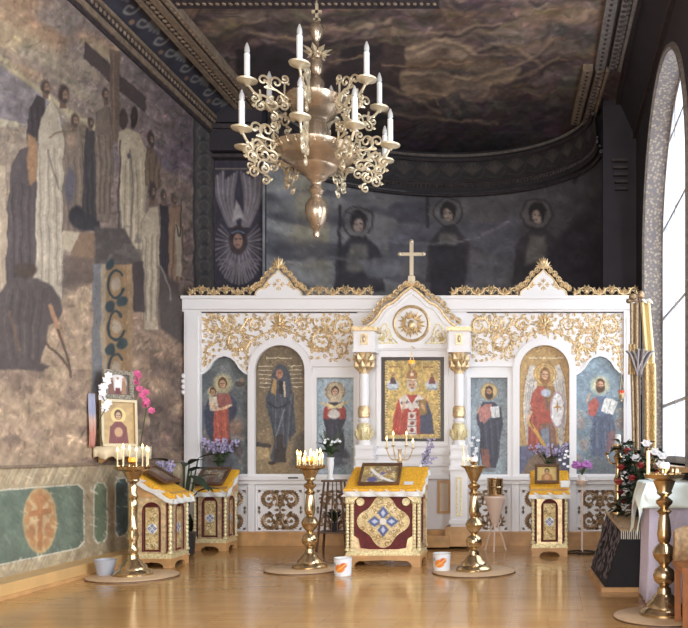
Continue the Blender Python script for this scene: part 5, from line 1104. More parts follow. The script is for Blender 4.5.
lying_icon('large silver and gold feast icon lying slanted on the central lectern', (GX - .06, GY - .19, .862), .06, .44, .4, -(PI / 2 - .56), p_feast, .025, woodd, .04, (136, 122, 100), 2.4)
b = MB(); b.box(-.05, .05, 0, .07, 0, .006); q = b.build('paper_slip', lace, None, local=True); q.location = (GX + .26, GY - .19, .876); q.rotation_euler = (.415, 0, 0); tag(q, 'small white slip of paper beside the feast icon on the central lectern', 'paper slip')
# ================================================================== CANDLE STANDS
def prof(pts, s=1.): return [(r * s, z_ * s) for r, z_ in pts]
BAL = [(.175, 0), (.18, .02), (.165, .045), (.135, .06), (.125, .09), (.095, .11), (.085, .135), (.055, .16), (.05, .2), (.03, .215)]
def stand(label, X, Y, kind, zr, r):
    t = thing('candle_stand', label, 'candle stand', (X, Y, .02)); zr -= .02
    b = MB(); b.lathe(BAL, 28); b.lathe([(.185, 0), (.185, .012), (.17, .016)], 28); b.build('base', brass, t, local=True)
    b = MB()
    if kind == 'plain': P_ = [(.035, .21), (.05, .24), (.035, .27), (.042, .33), (.058, .37), (.042, .41), (.05, .43), (.036, .46), (.045, .62), (.05, .66), (.036, .69), (.05, .72), (.036, .75), (.045, .8), (.03, .83)]
    else: P_ = [(.03, .21), (.075, .25), (.085, .29), (.07, .33), (.03, .36), (.075, .41), (.09, .45), (.07, .49), (.035, .52), (.045, .53), (.055, .58), (.045, .68), (.035, .72), (.06, .745), (.03, .77), (.06, .8), (.065, .82), (.03, .845)]
    k = (zr - .13 - .21) / (P_[-1][1] - .21) * .94; P_ = [(a, .21 + (q - .21) * k) for a, q in P_]
    b.lathe(P_, 22); b.build('stem', brass, t, local=True)
    b = MB(); z0 = P_[-1][1]
    if kind == 'cone': b.lathe([(.025, z0), (.04, z0 + .02), (r * .7, zr - .03), (r, zr - .005), (r, zr), (r * .94, zr - .004), (r * .5, zr - .012), (.001, zr - .012)], 28)
    else: b.lathe([(.025, z0), (.06, z0 + .03), (.055, z0 + .045), (r * .55, zr - .05), (r * .93, zr - .03), (r, zr), (r * .96, zr - .004), (r * .9, zr - .018), (.001, zr - .018)], 32)
    b.build('tray', brass, t, local=True)
    b = MB(); zf = zr - .018
    for a in range(14):
        q = a * 2 * PI / 14; b.lathe([(.011, zf), (.011, zf + .03)], 8, (r * .78 * math.cos(q), r * .78 * math.sin(q), 0))
    b.build('candle_sockets', brass, t, local=True) if kind != 'cone' else None
    b = MB(); b.lathe([(.02, zf), (.015, zf + .02), (.03, zf + .035), (.045, zf + .06), (.04, zf + .062)], 16); l = b.build('oil_lamp_cup', brass, t, local=True)
    b = MB(); b.lathe([(.036, zf + .058), (.042, zf + .085), (.036, zf + .105), (.001, zf + .106)], 16); b.build('lamp_glass', amber if kind != 'cone' and label[:5] != 'large' else ceramic, l, local=True)
    return t, Vector((X, Y, .02 + zf))
FL = None
def lit_candle(p, h, label, group, lit=True, r=.007):
    t = thing('candle', label, 'candle', p, 0, group)
    b = MB(); b.lathe([(r, .006), (r, h), (r * .3, h + .003)], 7); b.tube([(0, 0, h), (0, 0, h + .012)], .0015, 4); b.build('wax', wax, t, local=True)
    if lit: b = MB(); b.lathe([(.001, h + .004), (.011, h + .015), (.01, h + .026), (.001, h + .054)], 8); b.build('flame', flame, t, local=True)
    return t
b = MB()
def disc(X, Y, r, label, m=boardm):
    b = MB(); b.lathe([(r, 0), (r, .017), (r - .004, .02), (.001, .02)], 56, (X, Y, 0)); b.lathe([(r + .004, .002), (r + .004, .012)], 56, (X, Y, 0), 1); o = b.build('floor_board', [m, woodd]); tag(o, label, 'floor board')
SL = (wx(133, 8.37), 8.37); SM = (wx(310, 8.89), 8.89); SR = (wx(474, 8.7), 8.7); SN = (.87, 6.36)
disc(SL[0], SL[1] + .0, .42, 'round beige board under the candle stand by the left wall')
disc(SM[0] - .06, SM[1] - .03, .39, 'round beige board under the candle stand before the left door icon')
disc(SR[0], SR[1], .42, 'round beige board under the cone-topped candle stand right of center')
disc(SN[0] - .02, SN[1] - .02, .36, 'round beige board under the nearest candle stand at right edge')
for (X, Y), kind, zr, r, lab, sh in ((SL, 'plain', 1.09, .175, 'brass candle stand with burning candles by the left wall lectern', 'left'), (SM, 'ball', 1.09, .165, 'brass candle stand crowded with burning candles before the left door icon', 'mid'), (SR, 'cone', 1.09, .14, 'brass candle stand with cone-shaped tray right of the central lectern', 'right'), (SN, 'ball', 1.07, .155, 'large nearest brass candle stand at the right edge', 'near')):
    t, p = stand(lab, X, Y, kind, zr, r); G = 'candles on ' + lab
    def at(a, k=.78): return (p.x + r * k * math.cos(a), p.y + r * k * math.sin(a), p.z)
    if sh == 'left':
        for a in (0, 1, 3, 5, 6, 8, 10, 12): lit_candle(at(a * 2 * PI / 14), random.uniform(.15, .19), 'thin burning candle in the tray of the left wall candle stand', 'burning candles on the left wall stand')
    if sh == 'mid':
        for k in range(14): lit_candle(at(k * 2 * PI / 14), random.uniform(.06, .15), 'thin burning candle on the crowded stand before the left door icon', 'burning candles on the crowded stand')
        for k in range(5): lit_candle(at(k * 1.25 + .5, .45), random.uniform(.04, .17), 'thin burning candle on the crowded stand before the left door icon', 'burning candles on the crowded stand')
    if sh == 'right':
        for a in (5, 8): lit_candle(at(a * 2 * PI / 14), .07, 'short burning candle on the cone-topped stand right of center', 'short candles on the cone-topped stand')
        lit_candle(at(7 * 2 * PI / 14), .24, 'tall thin candle at the left of the cone-topped stand', None, False)
    if sh == 'near':
        lit_candle(at(7 * 2 * PI / 14), .19, 'tall thick yellow candle on the nearest stand at right edge', None, False, .014)
        for a in (1, 2, 10, 12): lit_candle(at(a * 2 * PI / 14), .05, 'short unlit candle stub on the nearest stand at right edge', 'stubs on the nearest stand', False)

# ================================================================== FLOWERS AND PLANTS
def pot(prof_, m, t, name='vase'):
    b = MB(); b.lathe(prof_, 20); return b.build(name, m, t, local=True)
def leaf3(b, p, d, L, w, up=(0, 0, 1), m=0):
    p = Vector(p); d = Vector(d).normalized(); s = d.cross(Vector(up)); s = s.normalized() if s.length > .01 else Vector((1, 0, 0)); n = s.cross(d); vs = []; K = 6
    for i in range(K + 1):
        u = i / K; ww = w * math.sin(PI * min(1, u * .93 + .07)) ** .8; c = p + d * L * u - Vector((0, 0, 1)) * L * .28 * u * u
        vs += [c - s * ww + n * ww * .3, c, c + s * ww + n * ww * .3]
    b.add(vs, [(3 * i + j, 3 * i + j + 1, 3 * i + j + 4, 3 * i + j + 3) for i in range(K) for j in (0, 1)], m)
def flower(b, p, r, n=5, m=0, up=(0, -.7, .7)):
    up = Vector(up).normalized(); a = up.orthogonal().normalized(); c = up.cross(a)
    for k in range(n):
        t = 2 * PI * k / n; d = a * math.cos(t) + c * math.sin(t)
        b.blade(Vector(p), d + up * .35, r, r * .48, r * .14, up, m)
    b.blob(p, r * .22, n=6, k=4, m=m)
def rose(b, p, r):
    p = Vector(p); b.blob(p, r * .6, r * .6, r * .55, 8, 5)
    for k in range(9):
        t = k * 2.4; d = Vector((math.cos(t), math.sin(t), .5)); b.blade(p - Vector((0, 0, r * .3)), d, r * 1.15, r * .5, r * .15, d.cross(Vector((math.sin(t), -math.cos(t), 0))))
def sprays(t, base, top, n, spread, pet, rp, per=7, leaf=leafm, lsz=.1, seed=1):
    g = random.Random(seed); s = MB(); l = MB(); f = MB()
    for k in range(n):
        a = g.uniform(0, 2 * PI); q = g.uniform(.2, 1) * spread; tip = Vector((q * math.cos(a), q * math.sin(a) * .7, base + (top - base) * g.uniform(.7, 1))); p0 = Vector((0, 0, base)); mid = (p0 + tip) / 2 + Vector((0, 0, .04))
        pts = smooth_path([p0, mid, tip], 5); s.tube(pts, .004, 4)
        for j in range(per):
            w = .55 + .45 * j / per; c = pts[min(len(pts) - 1, int(w * len(pts)))]; flower(f, c + Vector((g.uniform(-1, 1), g.uniform(-1, 1), g.uniform(-1, 1))) * rp * 1.1, rp, 5, 0, (g.uniform(-.6, .6), -1, g.uniform(0, .8)))
        for j in range(2): leaf3(l, pts[2 + j * 2], (math.cos(a + g.uniform(-1, 1)), math.sin(a + g.uniform(-1, 1)), .7), lsz, lsz * .22)
    s.build('stems', stemm, t, local=True); l.build('leaves', leaf, t, local=True); f.build('blossoms', pet, t, local=True)
VASE = [(.04, 0), (.05, .02), (.035, .05), (.055, .12), (.05, .18), (.03, .22), (.04, .25), (.036, .25)]
def vs(k, h=1.): return [(r * k, z_ * k * h) for r, z_ in VASE]
# lilac bunch on the ledge behind the far left lectern
LED = wz(476.5, YS - .12)
t = thing('flower_bunch', 'lilac flower bunch on the ledge below the far left ogee icon', 'flowers', (wx(216, YS - .19) + .0, YS - .19 + .1, LED)); pot(vs(.5), ceramic, t); sprays(t, .1, .5, 24, .3, lilac, .02, 12, leafm, .08, 3)
t = thing('flower_bunch', 'lilac and white flower bunch on the ledge behind the archangel lectern', 'flowers', (wx(549, YS - .09), YS - .09, LED)); pot(vs(.5), ceramic, t); sprays(t, .1, .42, 14, .26, lilac, .019, 11, leafm, .07, 5)
g = MB(); random.seed(5)
for k in range(8): flower(g, (.2 + random.uniform(-.06, .06), -.06, .2 + random.uniform(-.1, .14)), .03)
g.build('white_blossoms', whitep, t, local=True)
# tall leafy plant behind the left wall lectern
PX, PY = -4.3, 10.0
t = thing('potted_plant', 'tall potted plant with broad drooping leaves behind the left wall lectern', 'plant', (PX, PY, 0)); pot([(.1, 0), (.13, .02), (.15, .26), (.16, .28), (.14, .28), (.02, .26)], clay, t, 'pot')
s = MB(); l = MB(); g = random.Random(4)
for k in range(9):
    a = k * 2.4; tip = Vector((.17 * math.cos(a), .17 * math.sin(a), .75 + .05 * k)); pts = smooth_path([(0, 0, .26), (tip.x * .4, tip.y * .4, .6), tip], 5); s.tube(pts, .009, 5); leaf3(l, tip, (math.cos(a), math.sin(a), .45), .3, .06)
for d_, h_ in (((.8, -.4, .3), 1.0), ((1, -.3, 0), .86), ((.9, -.6, .5), 1.08), ((1, -.5, -.3), .95)): 
    s.tube([(0, 0, .5), (.1, -.05, h_)], .009, 5); leaf3(l, (.1, -.05, h_), d_, .34, .07)
s.build('stems', stemm, t, local=True); l.build('leaves', leafd, t, local=True)
PX2, PY2 = -4.36, 9.62
t = thing('flower_bunch', 'lilac flowers in a tall floor vase behind the left wall lectern', 'flowers', (PX2, PY2, 0)); pot([(.07, 0), (.08, .03), (.06, .3), (.07, .6), (.05, .78), (.06, .82), (.055, .82)], clay, t); sprays(t, .75, 1.14, 14, .2, lilac, .019, 11, leafm, .1, 8)
# dark pots and a cup on the floor behind it
t = thing('potted_plant', 'small dark potted plant on the floor by the screen\'s left post', 'plant', (wx(190, 10.75), 10.75, 0)); pot([(.06, 0), (.09, .16), (.095, .17), (.08, .17), (.02, .16)], clay, t, 'pot'); s = MB()
for k in range(14): a = k * 2.4; leaf3(s, (0, 0, .16), (math.cos(a) * .6, math.sin(a) * .4, 1.6), .5 - .015 * k, .026)
s.build('leaves', leafd, t, local=True)
b = MB(); b.lathe([(.035, 0), (.05, .11), (.045, .11), (.032, .01), (.001, .01)], 16, (wx(183, 10.15), 10.15, 0)); tag(b.build('cup', bluepl), 'small pale blue cup on the floor right of the left wall lectern', 'cup')
# buckets
b = MB(); b.lathe([(.075, 0), (.1, .145), (.106, .15), (.1, .15), (.072, .012), (.001, .012)], 22, (-4.375, 8.4, .02)); tag(b.build('bucket', greypl), 'grey plastic bucket on the board beside the left wall candle stand', 'bucket')
def pail(X, Y, z0, label):
    t = thing('tin_pail', label, 'pail', (X, Y, z0)); b = MB(); b.lathe([(.082, 0), (.088, .17), (.092, .175), (.086, .175), (.08, .01), (.001, .01)], 24); b.build('body', ceramic, t, local=True)
    px_, py_ = np.meshgrid(np.linspace(0, 26, 50), np.linspace(0, 15, 30)); c = Canvas(px_, py_, (226, 226, 228)); c.ell(12, 9, 5, 4, (226, 130, 50), .3); c.ell(16, 6, 3, 2.6, (206, 96, 44), .4); c.line([(8, 12), (14, 8), (19, 4)], 1.2, (240, 190, 110), .8); c.ell(6, 5, 2, 2, (150, 170, 190), .5)
    an = -PI * 1.02 + px_ / 26 * PI * 1.0; r_ = .0835 + .006 * (1 - py_ / 15) + .001; c.mesh(np.stack([r_ * np.cos(an), r_ * np.sin(an), .165 - py_ / 100], -1), 'printed_label', iconp, t, local=True)
pail(-2.05, 8.5, 0, 'white tin pail with orange picture left of the central lectern'); pail(-1.09, 8.72, .02, 'white tin pail with orange picture right of the central lectern')
# plant stand with white vase
QX, QY = wx(334.5, 10.3), 10.3
t = thing('plant_stand', 'dark wooden plant stand with slatted legs left of the central lectern', 'plant stand', (QX, QY, 0))
for sx in (-1, 1):
    for sy in (-1, 1): b = MB(); b.tube([(sx * .18, sy * .16, 0), (sx * .1, sy * .09, .87)], [.016, .012], 6); b.build('leg', woodd, t, local=True)
b = MB(); b.box(-.13, .13, -.12, .12, .865, .89); b.build('top', woodd, t, local=True); b = MB(); b.box(-.17, .17, -.15, .15, .25, .27); b.build('shelf', woodd, t, local=True)
for k in (-1, 0, 1): b = MB(); b.tube([(k * .075, -.145, .27), (k * .045, -.095, .865)], .007, 5); b.build('slat', woodd, t, local=True)
t = thing('flower_vase', 'white vase of greenery and white flowers on the dark plant stand', 'vase', (QX - .05, QY, .89)); pot([(.05, 0), (.035, .03), (.03, .08), (.045, .2), (.04, .24), (.05, .27), (.045, .27)], ceramic, t); sprays(t, .24, .62, 14, .26, whitep, .024, 1, leafm, .16, 9)
t = thing('potted_plant', 'dark leafy pot plant on the low shelf of the plant stand', 'plant', (QX, QY, .27)); pot([(.05, 0), (.065, .1), (.06, .1), (.01, .09)], clay, t, 'pot'); s = MB()
for k in range(22): a = k * 2.4; leaf3(s, (0, 0, .1), (math.cos(a) * .6, math.sin(a) * .5, 1.2 - .03 * k), .24, .024)
s.build('leaves', leafd, t, local=True)
# side table, candelabrum and lilac behind the central lectern
SX, SY = wx(404, 10.15), 10.15
t = thing('side_table', 'small white side table behind the central lectern', 'table', (SX, SY, 0))
for sx in (-1, 1):
    for sy in (-1, 1): b = MB(); b.tube([(sx * .17, sy * .14, 0), (sx * .17, sy * .14, .96)], .02, 6); b.build('leg', white, t, local=True)
b = MB(); b.box(-.27, .27, -.18, .18, .96, .99); b.build('top', white, t, local=True)
CZ = .99
t = thing('candelabrum', 'small brass candelabrum with lit candles behind the central lectern', 'candelabrum', (SX - .05, SY, CZ))
b = MB(); b.lathe([(.07, 0), (.075, .015), (.03, .04), (.02, .1), (.035, .13), (.018, .16), (.018, .24), (.03, .27)], 18); b.build('stem', gold, t, local=True)
for k in (-2, -1, 1, 2):
    b = MB(); h = .27 + .03 * (abs(k) == 1); b.tube(smooth_path([(0, 0, .15), (k * .05, 0, .15), (k * .078, 0, h)], 5), .008, 5); b.lathe([(.008, h), (.025, h + .015), (.022, h + .02)], 12, (k * .078, 0, 0)); b.build('arm', gold, t, local=True)
for k, h in ((-2, .1), (-1, .13), (1, .13), (2, .07)): lit_candle((SX - .05 + k * .078, SY, CZ + .285 + .03 * (abs(k) == 1) - .01), h, 'lit candle on the brass candelabrum behind the central lectern', 'candles on the candelabrum', True, .011)
t = thing('flower_bunch', 'lilac flower spray in a vase beside the candelabrum', 'flowers', (SX + .2, SY - .02, CZ)); pot(vs(.45), ceramic, t); s = MB(); f = MB(); g = random.Random(2)
for k in range(9):
    tip = Vector((.06 + .1 * g.random(), g.uniform(-.05, .05), .16 + .24 * g.random())); pts = smooth_path([(0, 0, .1), tip * .6, tip], 4); s.tube(pts, .003, 4)
    for c in pts[3:]: flower(f, c + Vector((g.uniform(-.03, .03), g.uniform(-.03, .03), g.uniform(-.03, .03))), .022)
s.build('stems', stemm, t, local=True); f.build('blossoms', lilac, t, local=True)
# orchid right of the centre, pedestal with brass pot
KX, KY = wx(495, 10.55), 10.55
t = thing('tripod_pedestal', 'pale conical tripod pedestal right of the cone-topped candle stand', 'pedestal', (KX, KY, 0))
b = MB(); b.lathe([(.02, .3), (.05, .36), (.12, .62), (.14, .66), (.135, .68), (.001, .68)], 20); b.build('cone', pinkwood, t, local=True)
for k in range(3): a = k * 2.094 + .5; b = MB(); b.tube(smooth_path([(.02 * math.cos(a), .02 * math.sin(a), .36), (.1 * math.cos(a), .1 * math.sin(a), .16), (.15 * math.cos(a), .15 * math.sin(a), 0)], 5), .012, 6); b.build('leg', pinkwood, t, local=True)
b = MB(); b.lathe([(.085, 0), (.095, .03), (.1, .2), (.105, .215), (.095, .22), (.09, .02), (.001, .02)], 24, (KX - .0, KY, .68)); b.lathe([(.101, .1), (.106, .11), (.101, .12)], 24, (KX, KY, .68)); tag(b.build('brass_pot', brass), 'brass pot standing on the pale tripod pedestal', 'pot')
t = thing('flower_vase', 'slim vase of white orchids on the ledge below the right blue-grey icon', 'vase', (wx(479, YS - .09), YS - .09, LED)); pot(vs(.42), ceramic, t); s = MB()
for q in ((-.06, .5), (.02, .42)): s.tube(smooth_path([(0, 0, .1), (q[0] * .4, 0, .3), (q[0], -.02, q[1])], 5), .004, 4)
s.build('stems', stemm, t, local=True); g = random.Random(3)
for k in range(9): b = MB(); flower(b, (-.05 + g.uniform(-.05, .06), -.03, .22 + .035 * k), .034); b.build('blossom', whitep, t, local=True)
# thin stand with violet flowers
TX, TY = wx(582, 10.3), 10.3
t = thing('flower_stand', 'thin pale flower stand with floor ring before the far right icon', 'flower stand', (TX, TY, 0))
b = MB(); b.tube([(0, 0, .02), (0, 0, .82)], .014, 8); b.build('post', pinkwood, t, local=True); b = MB(); b.lathe([(.014, .8), (.05, .83), (.075, .88), (.07, .885), (.001, .86)], 18); b.build('dish', pinkwood, t, local=True)
b = MB(); b.tube([(.17 * math.cos(a), .17 * math.sin(a), .012) for a in np.linspace(0, 2 * PI, 30)], .01, 5)
for k in range(3): b.tube([(0, 0, .03), (.17 * math.cos(k * 2.09), .17 * math.sin(k * 2.09), .012)], .009, 5)
b.build('floor_ring', iron, t, local=True)
t = thing('potted_plant', 'violet flowering pot plant on the thin pale flower stand', 'plant', (TX, TY, .888)); pot([(.035, 0), (.05, .06), (.045, .06), (.01, .05)], ceramic, t, 'pot'); sprays(t, .05, .2, 12, .13, violetp, .026, 4, leafm, .06, 12)

# ================================================================== WALL SHELF WITH ICONS (left wall)
t = thing('wall_shelf', 'small wooden wall shelf with cream valance on the left wall', 'shelf', (XL, 9.3, 1.2))
b = MB(); b.box(XL + .012, XL + .3, 8.95, 9.62, 1.245, 1.275); b.build('board', woodl, t)
for y in (9.05, 9.5): b = MB(); b.hexa([(XL + .012, y, 1.1), (XL + .03, y, 1.1), (XL + .03, y + .03, 1.1), (XL + .012, y + .03, 1.1), (XL + .012, y, 1.245), (XL + .24, y, 1.245), (XL + .24, y + .03, 1.245), (XL + .012, y + .03, 1.245)]); b.build('bracket', woodl, t)
b = MB(); P_ = [(XL + .02, 8.935), (XL + .315, 8.935), (XL + .315, 9.63), (XL + .02, 9.63)]
pl = []
for (x0, y0), (x1, y1) in zip(P_[:-1], P_[1:]): pl += [(x0 + (x1 - x0) * k / 16, y0 + (y1 - y0) * k / 16) for k in range(16)]
pl.append(P_[-1]); n = len(pl)
b.add([(x + .006 * math.sin(i * 1.3), y, 1.285) for i, (x, y) in enumerate(pl)] + [(x + .01 * math.sin(i * 1.3), y, 1.165 + .018 * math.sin(i * .75)) for i, (x, y) in enumerate(pl)], [(i, i + 1, n + i + 1, n + i) for i in range(n - 1)])
b.add([(x, y, 1.287) for x, y in P_], [(0, 1, 2, 3)]); b.build('valance', mat('cream_cloth', (232, 214, 178), .8, bump=.2, bscale=50), t, thick=.004)
lying_icon('gold icon of mother and child on the left wall shelf, the larger of two', (-4.6, 9.1, 1.29), 1.0, .4, .5, -.04, p_saint((196, 164, 110), (120, 66, 62), (222, 196, 130)), .028, mat('silver_gilt_frame', (190, 170, 136), .35, .5), .04, (190, 158, 106), 2.4)
def p_scene(c, w, h):
    c.ell(w / 2, h * .4, w * .4, h * .42, (214, 206, 200), .2); c.poly([(w * .42, h * .2), (w * .58, h * .2), (w * .62, h * .6), (w * .38, h * .6)], (240, 236, 230), .8); c.ell(w * .5, h * .2, w * .06, w * .06, (170, 130, 100), .3)
    for x in (.22, .78): c.poly([(w * (x - .12), h * .95), (w * (x - .08), h * .3), (w * (x + .08), h * .3), (w * (x + .12), h * .95)], (128, 80, 62) if x < .5 else (150, 110, 80), .8); c.ell(w * x, h * .24, w * .08, w * .09, (170, 130, 100), .3)
    c.poly([(w * .38, h * .95), (w * .4, h * .66), (w * .6, h * .66), (w * .62, h * .95)], (110, 40, 40), .8)
lying_icon('small icon in silver and dark frame standing above the larger wall icon', (-4.62, 9.12, 1.795), 1.0, .33, .31, -.03, p_scene, .045, mat('silver_frame', (150, 140, 124), .4, .5, bump=1., bscale=70, vary=.35), .035, (96, 84, 70), 2.6)
def orchid(label, loc, pet, pts, seed):
    t = thing('orchid_garland', label, 'flowers', loc); g = random.Random(seed); s = MB(); s.tube(smooth_path([Vector(p) for p in pts], 5), .005, 5); s.build('stem', stemm, t, local=True); ps = smooth_path([Vector(p) for p in pts], 4)
    for i, p in enumerate(ps[int(len(ps) * .42):]):
        b = MB(); flower(b, p + Vector((g.uniform(-.02, .05), g.uniform(-.03, .03), g.uniform(-.02, .02))), .046, 6, 0, (.6, -1, .3)); b.build('blossom', pet, t, local=True)
orchid('white artificial orchids at left of the wall shelf icons', (-4.66, 8.9, 1.29), whitep, [(0, 0, 0), (-.02, -.03, .25), (.04, -.02, .42), (-.04, .02, .6), (.05, .03, .74)], 1)
orchid('pink artificial orchids at right of the wall shelf icons', (-4.52, 9.42, 1.29), pinkp, [(0, 0, 0), (.04, .02, .3), (.05, .03, .45), (.0, 0, .6), (-.02, -.06, .82)], 2)
b = MB(); b.sheet(lambda i, j: (XL + .03 + .03 * i + .008 * math.sin(i * 12 + j * 5), 8.83 + .07 * i, 1.28 + .56 * j), 10, 12); b.f and None
tw = mat('blue_red_towel', (170, 170, 190), .8); nt = tw.node_tree; tc = nt.nodes.new('ShaderNodeTexCoord'); sp = nt.nodes.new('ShaderNodeSeparateXYZ'); rp = nt.nodes.new('ShaderNodeValToRGB')
for p_, c_ in ((.15, (186, 130, 112)), (.28, (196, 164, 146)), (.36, (150, 152, 172))): e_ = rp.color_ramp.elements.new(p_); e_.color = rgb(*c_)
rp.color_ramp.elements[0].color = rgb(180, 120, 104); rp.color_ramp.elements[-1].color = rgb(168, 166, 180)
nt.links.new(tc.outputs['Object'], sp.inputs[0]); nt.links.new(sp.outputs['Z'], rp.inputs[0]); nt.links.new(rp.outputs[0], nt.nodes['Principled BSDF'].inputs['Base Color'])
o = b.build('hanging_towel', tw, thick=.006); tag(o, 'narrow blue and red towel hanging on the wall left of the shelf icons', 'towel')

# ================================================================== RIGHT SIDE
t = thing('lace_covered_table', 'low sloped table under dark lace cloth beside the right wall', 'table', (.85, 8.1, 0))
Bq = [(.5, 7.5), (1.16, 7.5), (1.16, 8.72), (.44, 8.72)]; Tq = [(.68, 7.66), (1.12, 7.66), (1.12, 8.55), (.6, 8.55)]; zt_ = (.52, .52, .62, .62)
b = MB(); b.hexa([(x, y, .04) for x, y in Bq] + [(x, y, z_) for (x, y), z_ in zip(Tq, zt_)]); b.build('lace_cloth', mat('black_drape', (24, 21, 26), .8, bump=.3, bscale=20), t)
g = random.Random(6); b = MB()
def onface(P0, P1, P2, P3, u, v): return (Vector(P0) * (1 - u) + Vector(P1) * u) * (1 - v) + (Vector(P3) * (1 - u) + Vector(P2) * u) * v
f0 = [(*Bq[3], .04), (*Bq[0], .04), (*Tq[0], .52), (*Tq[3], .62)]; nn = (Vector(f0[1]) - Vector(f0[0])).cross(Vector(f0[3]) - Vector(f0[0])).normalized()
for k in range(170):
    p = onface(*f0, g.uniform(.02, .98), g.uniform(.02, .96)) + nn * .006 * (1 if nn.x < 0 else -1); a = g.uniform(0, 6.3); ux = (Vector(f0[1]) - Vector(f0[0])).normalized(); uz = (Vector(f0[3]) - Vector(f0[0])).normalized()
    b.blade(p, ux * math.cos(a) * .5 + uz * (1 + math.sin(a) * .4), g.uniform(.05, .1), .018, .006, nn)
b.build('lace_pattern', mat('grey_lace', (112, 104, 112), .8), t)
b = MB(); b.hexa([(Tq[i][0] + (-.03, .02, .02, -.03)[i], Tq[i][1] + (-.03, -.03, .02, .02)[i], zt_[i] + .002) for i in range(4)] + [(Tq[i][0] + (-.03, .02, .02, -.03)[i], Tq[i][1] + (-.03, -.03, .02, .02)[i], zt_[i] + .016) for i in range(4)]); rn = b.build('runner', tan, t)
b = MB()
for k in range(26): x = .66 + k * .018; b.tube([(x, 7.628, .525), (x + g.uniform(-.004, .004), 7.62, .45)], .005, 4)
b.build('fringe', lace, rn)
b = MB(); b.hexa([(x + dx, y + dy, 0) for (x, y), (dx, dy) in zip(Bq, ((-.03, -.03), (.02, -.03), (.02, .02), (-.03, .02)))] + [(x + dx, y + dy, .04) for (x, y), (dx, dy) in zip(Bq, ((-.03, -.03), (.02, -.03), (.02, .02), (-.03, .02)))]); b.build('base_board', woodl, t)
# brass candlestick and bouquet on it
q = Vector((.69, 8.38, .62))
t = thing('candlestick', 'tall brass candlestick on the lace-covered table beside the flowers', 'candlestick', q)
b = MB(); b.lathe([(.07, 0), (.07, .02), (.04, .04), (.025, .08), (.045, .13), (.03, .18), (.03, .3), (.045, .34), (.025, .38), (.028, .52), (.05, .56), (.02, .6), (.06, .66), (.06, .68), (.03, .69)], 18); b.build('stem', brass, t, local=True)
for k in (-1, 1): b = MB(); b.tube(smooth_path([(0, 0, .5), (k * .07, 0, .5), (k * .11, 0, .58)], 5), .008, 5); b.lathe([(.01, .58), (.03, .6), (.028, .605)], 12, (k * .11, 0, 0)); b.build('arm', brass, t, local=True)
b = MB(); b.lathe([(.028, .69), (.028, .78), (.02, .785)], 12); b.build('candle_stub', MATS['blue_enamel'] if False else ceramic, t, local=True)
q = Vector((.9, 8.26, .605))
t = thing('bouquet', 'large bouquet of red and white flowers with dark foliage on lace-covered table', 'flowers', q); pot([(.06, 0), (.08, .02), (.05, .06), (.09, .16), (.08, .24), (.09, .26), (.085, .26)], clay, t)
g = random.Random(21); s = MB(); l = MB(); heads = []
for k in range(64):
    a = g.uniform(0, 2 * PI); r_ = g.uniform(.05, .23); h = g.uniform(.1, .74); tip = Vector((r_ * math.cos(a), r_ * math.sin(a) * .8, h))
    s.tube(smooth_path([(0, 0, .2), tip * .5 + Vector((0, 0, .12)), tip], 4), .004, 4)
    for j in range(5): leaf3(l, tip - Vector((0, 0, .02 * j)), (math.cos(a + g.uniform(-1.5, 1.5)), math.sin(a + g.uniform(-1.5, 1.5)), g.uniform(-.3, .8)), g.uniform(.08, .15), .028)
    heads.append(tip)
s.build('stems', stemm, t, local=True); l.build('leaves', leafd, t, local=True)
for k, (x, y, z_) in enumerate(((-.2, -.12, .48), (-.1, -.17, .38), (.02, -.2, .3), (.06, -.15, .6), (-.14, -.14, .64), (-.02, -.2, .5), (-.22, -.1, .34), (.15, -.13, .42))): b = MB(); rose(b, (x, y, z_), .058); b.build('red_blossom', redp, t, local=True)
for k, (x, y, z_) in enumerate(((.12, -.16, .62), (.2, -.1, .58), (.04, -.14, .7), (.18, -.14, .5), (-.06, -.12, .56))): b = MB(); flower(b, (x, y, z_), .06, 6); b.blob((x, y, z_), .03); b.build('white_blossom', whitep, t, local=True)
for k, (x, y, z_) in enumerate(((-.18, -.12, .16), (-.1, -.14, .1), (-.2, -.05, .24))): b = MB(); rose(b, (x, y, z_), .05); b.build('dark_red_blossom', mat('dark_red_petal', (104, 36, 44), .6) if k == 0 else MATS['dark_red_petal'], t, local=True)
# lavender table with mint satin
t = thing('cloth_covered_table', 'table draped to the floor in lavender cloth at right edge', 'table', (1.02, 7.14, 0))
b = MB(); b.box(.86, 1.2, 6.86, 7.38, .02, .95); b.build('table_body', woodl, t)
def drp(x0, x1, y0, y1, zt, zb, amp, n=84):
    b = MB(); cor = [(x1, y1), (x0, y1), (x0, y0), (x1, y0)]; pl = []
    for (xa, ya), (xb, yb) in zip(cor[:-1], cor[1:]): k = n // 3; pl += [(xa + (xb - xa) * i / k, ya + (yb - ya) * i / k) for i in range(k)]
    pl.append(cor[-1]); m_ = len(pl); rows = []
    cx, cy = (x0 + x1) / 2, (y0 + y1) / 2
    for j in range(7):
        v = j / 6; w_ = amp * v
        rows += [(x + (x - cx) * .1 * v + w_ * math.sin(i * .9) * (.6 if x <= x0 + 1e-6 else .1), y + (y - cy) * .02 * v + w_ * math.sin(i * .9 + 1) * .4, zt + (zb - zt) * v) for i, (x, y) in enumerate(pl)]
    b.add(rows, [(j * m_ + i, j * m_ + i + 1, (j + 1) * m_ + i + 1, (j + 1) * m_ + i) for j in range(6) for i in range(m_ - 1)]); b.add([(x, y, zt) for x, y in cor], [(0, 1, 2, 3)]); return b
drp(.82, 1.215, 6.82, 7.41, .965, .02, .03).build('lavender_cloth', lavender, t, thick=.004)
t = thing('satin_cover', 'pale mint satin cover over the top of the lavender table', 'cloth', (1.04, 7.3, .97))
b = MB()
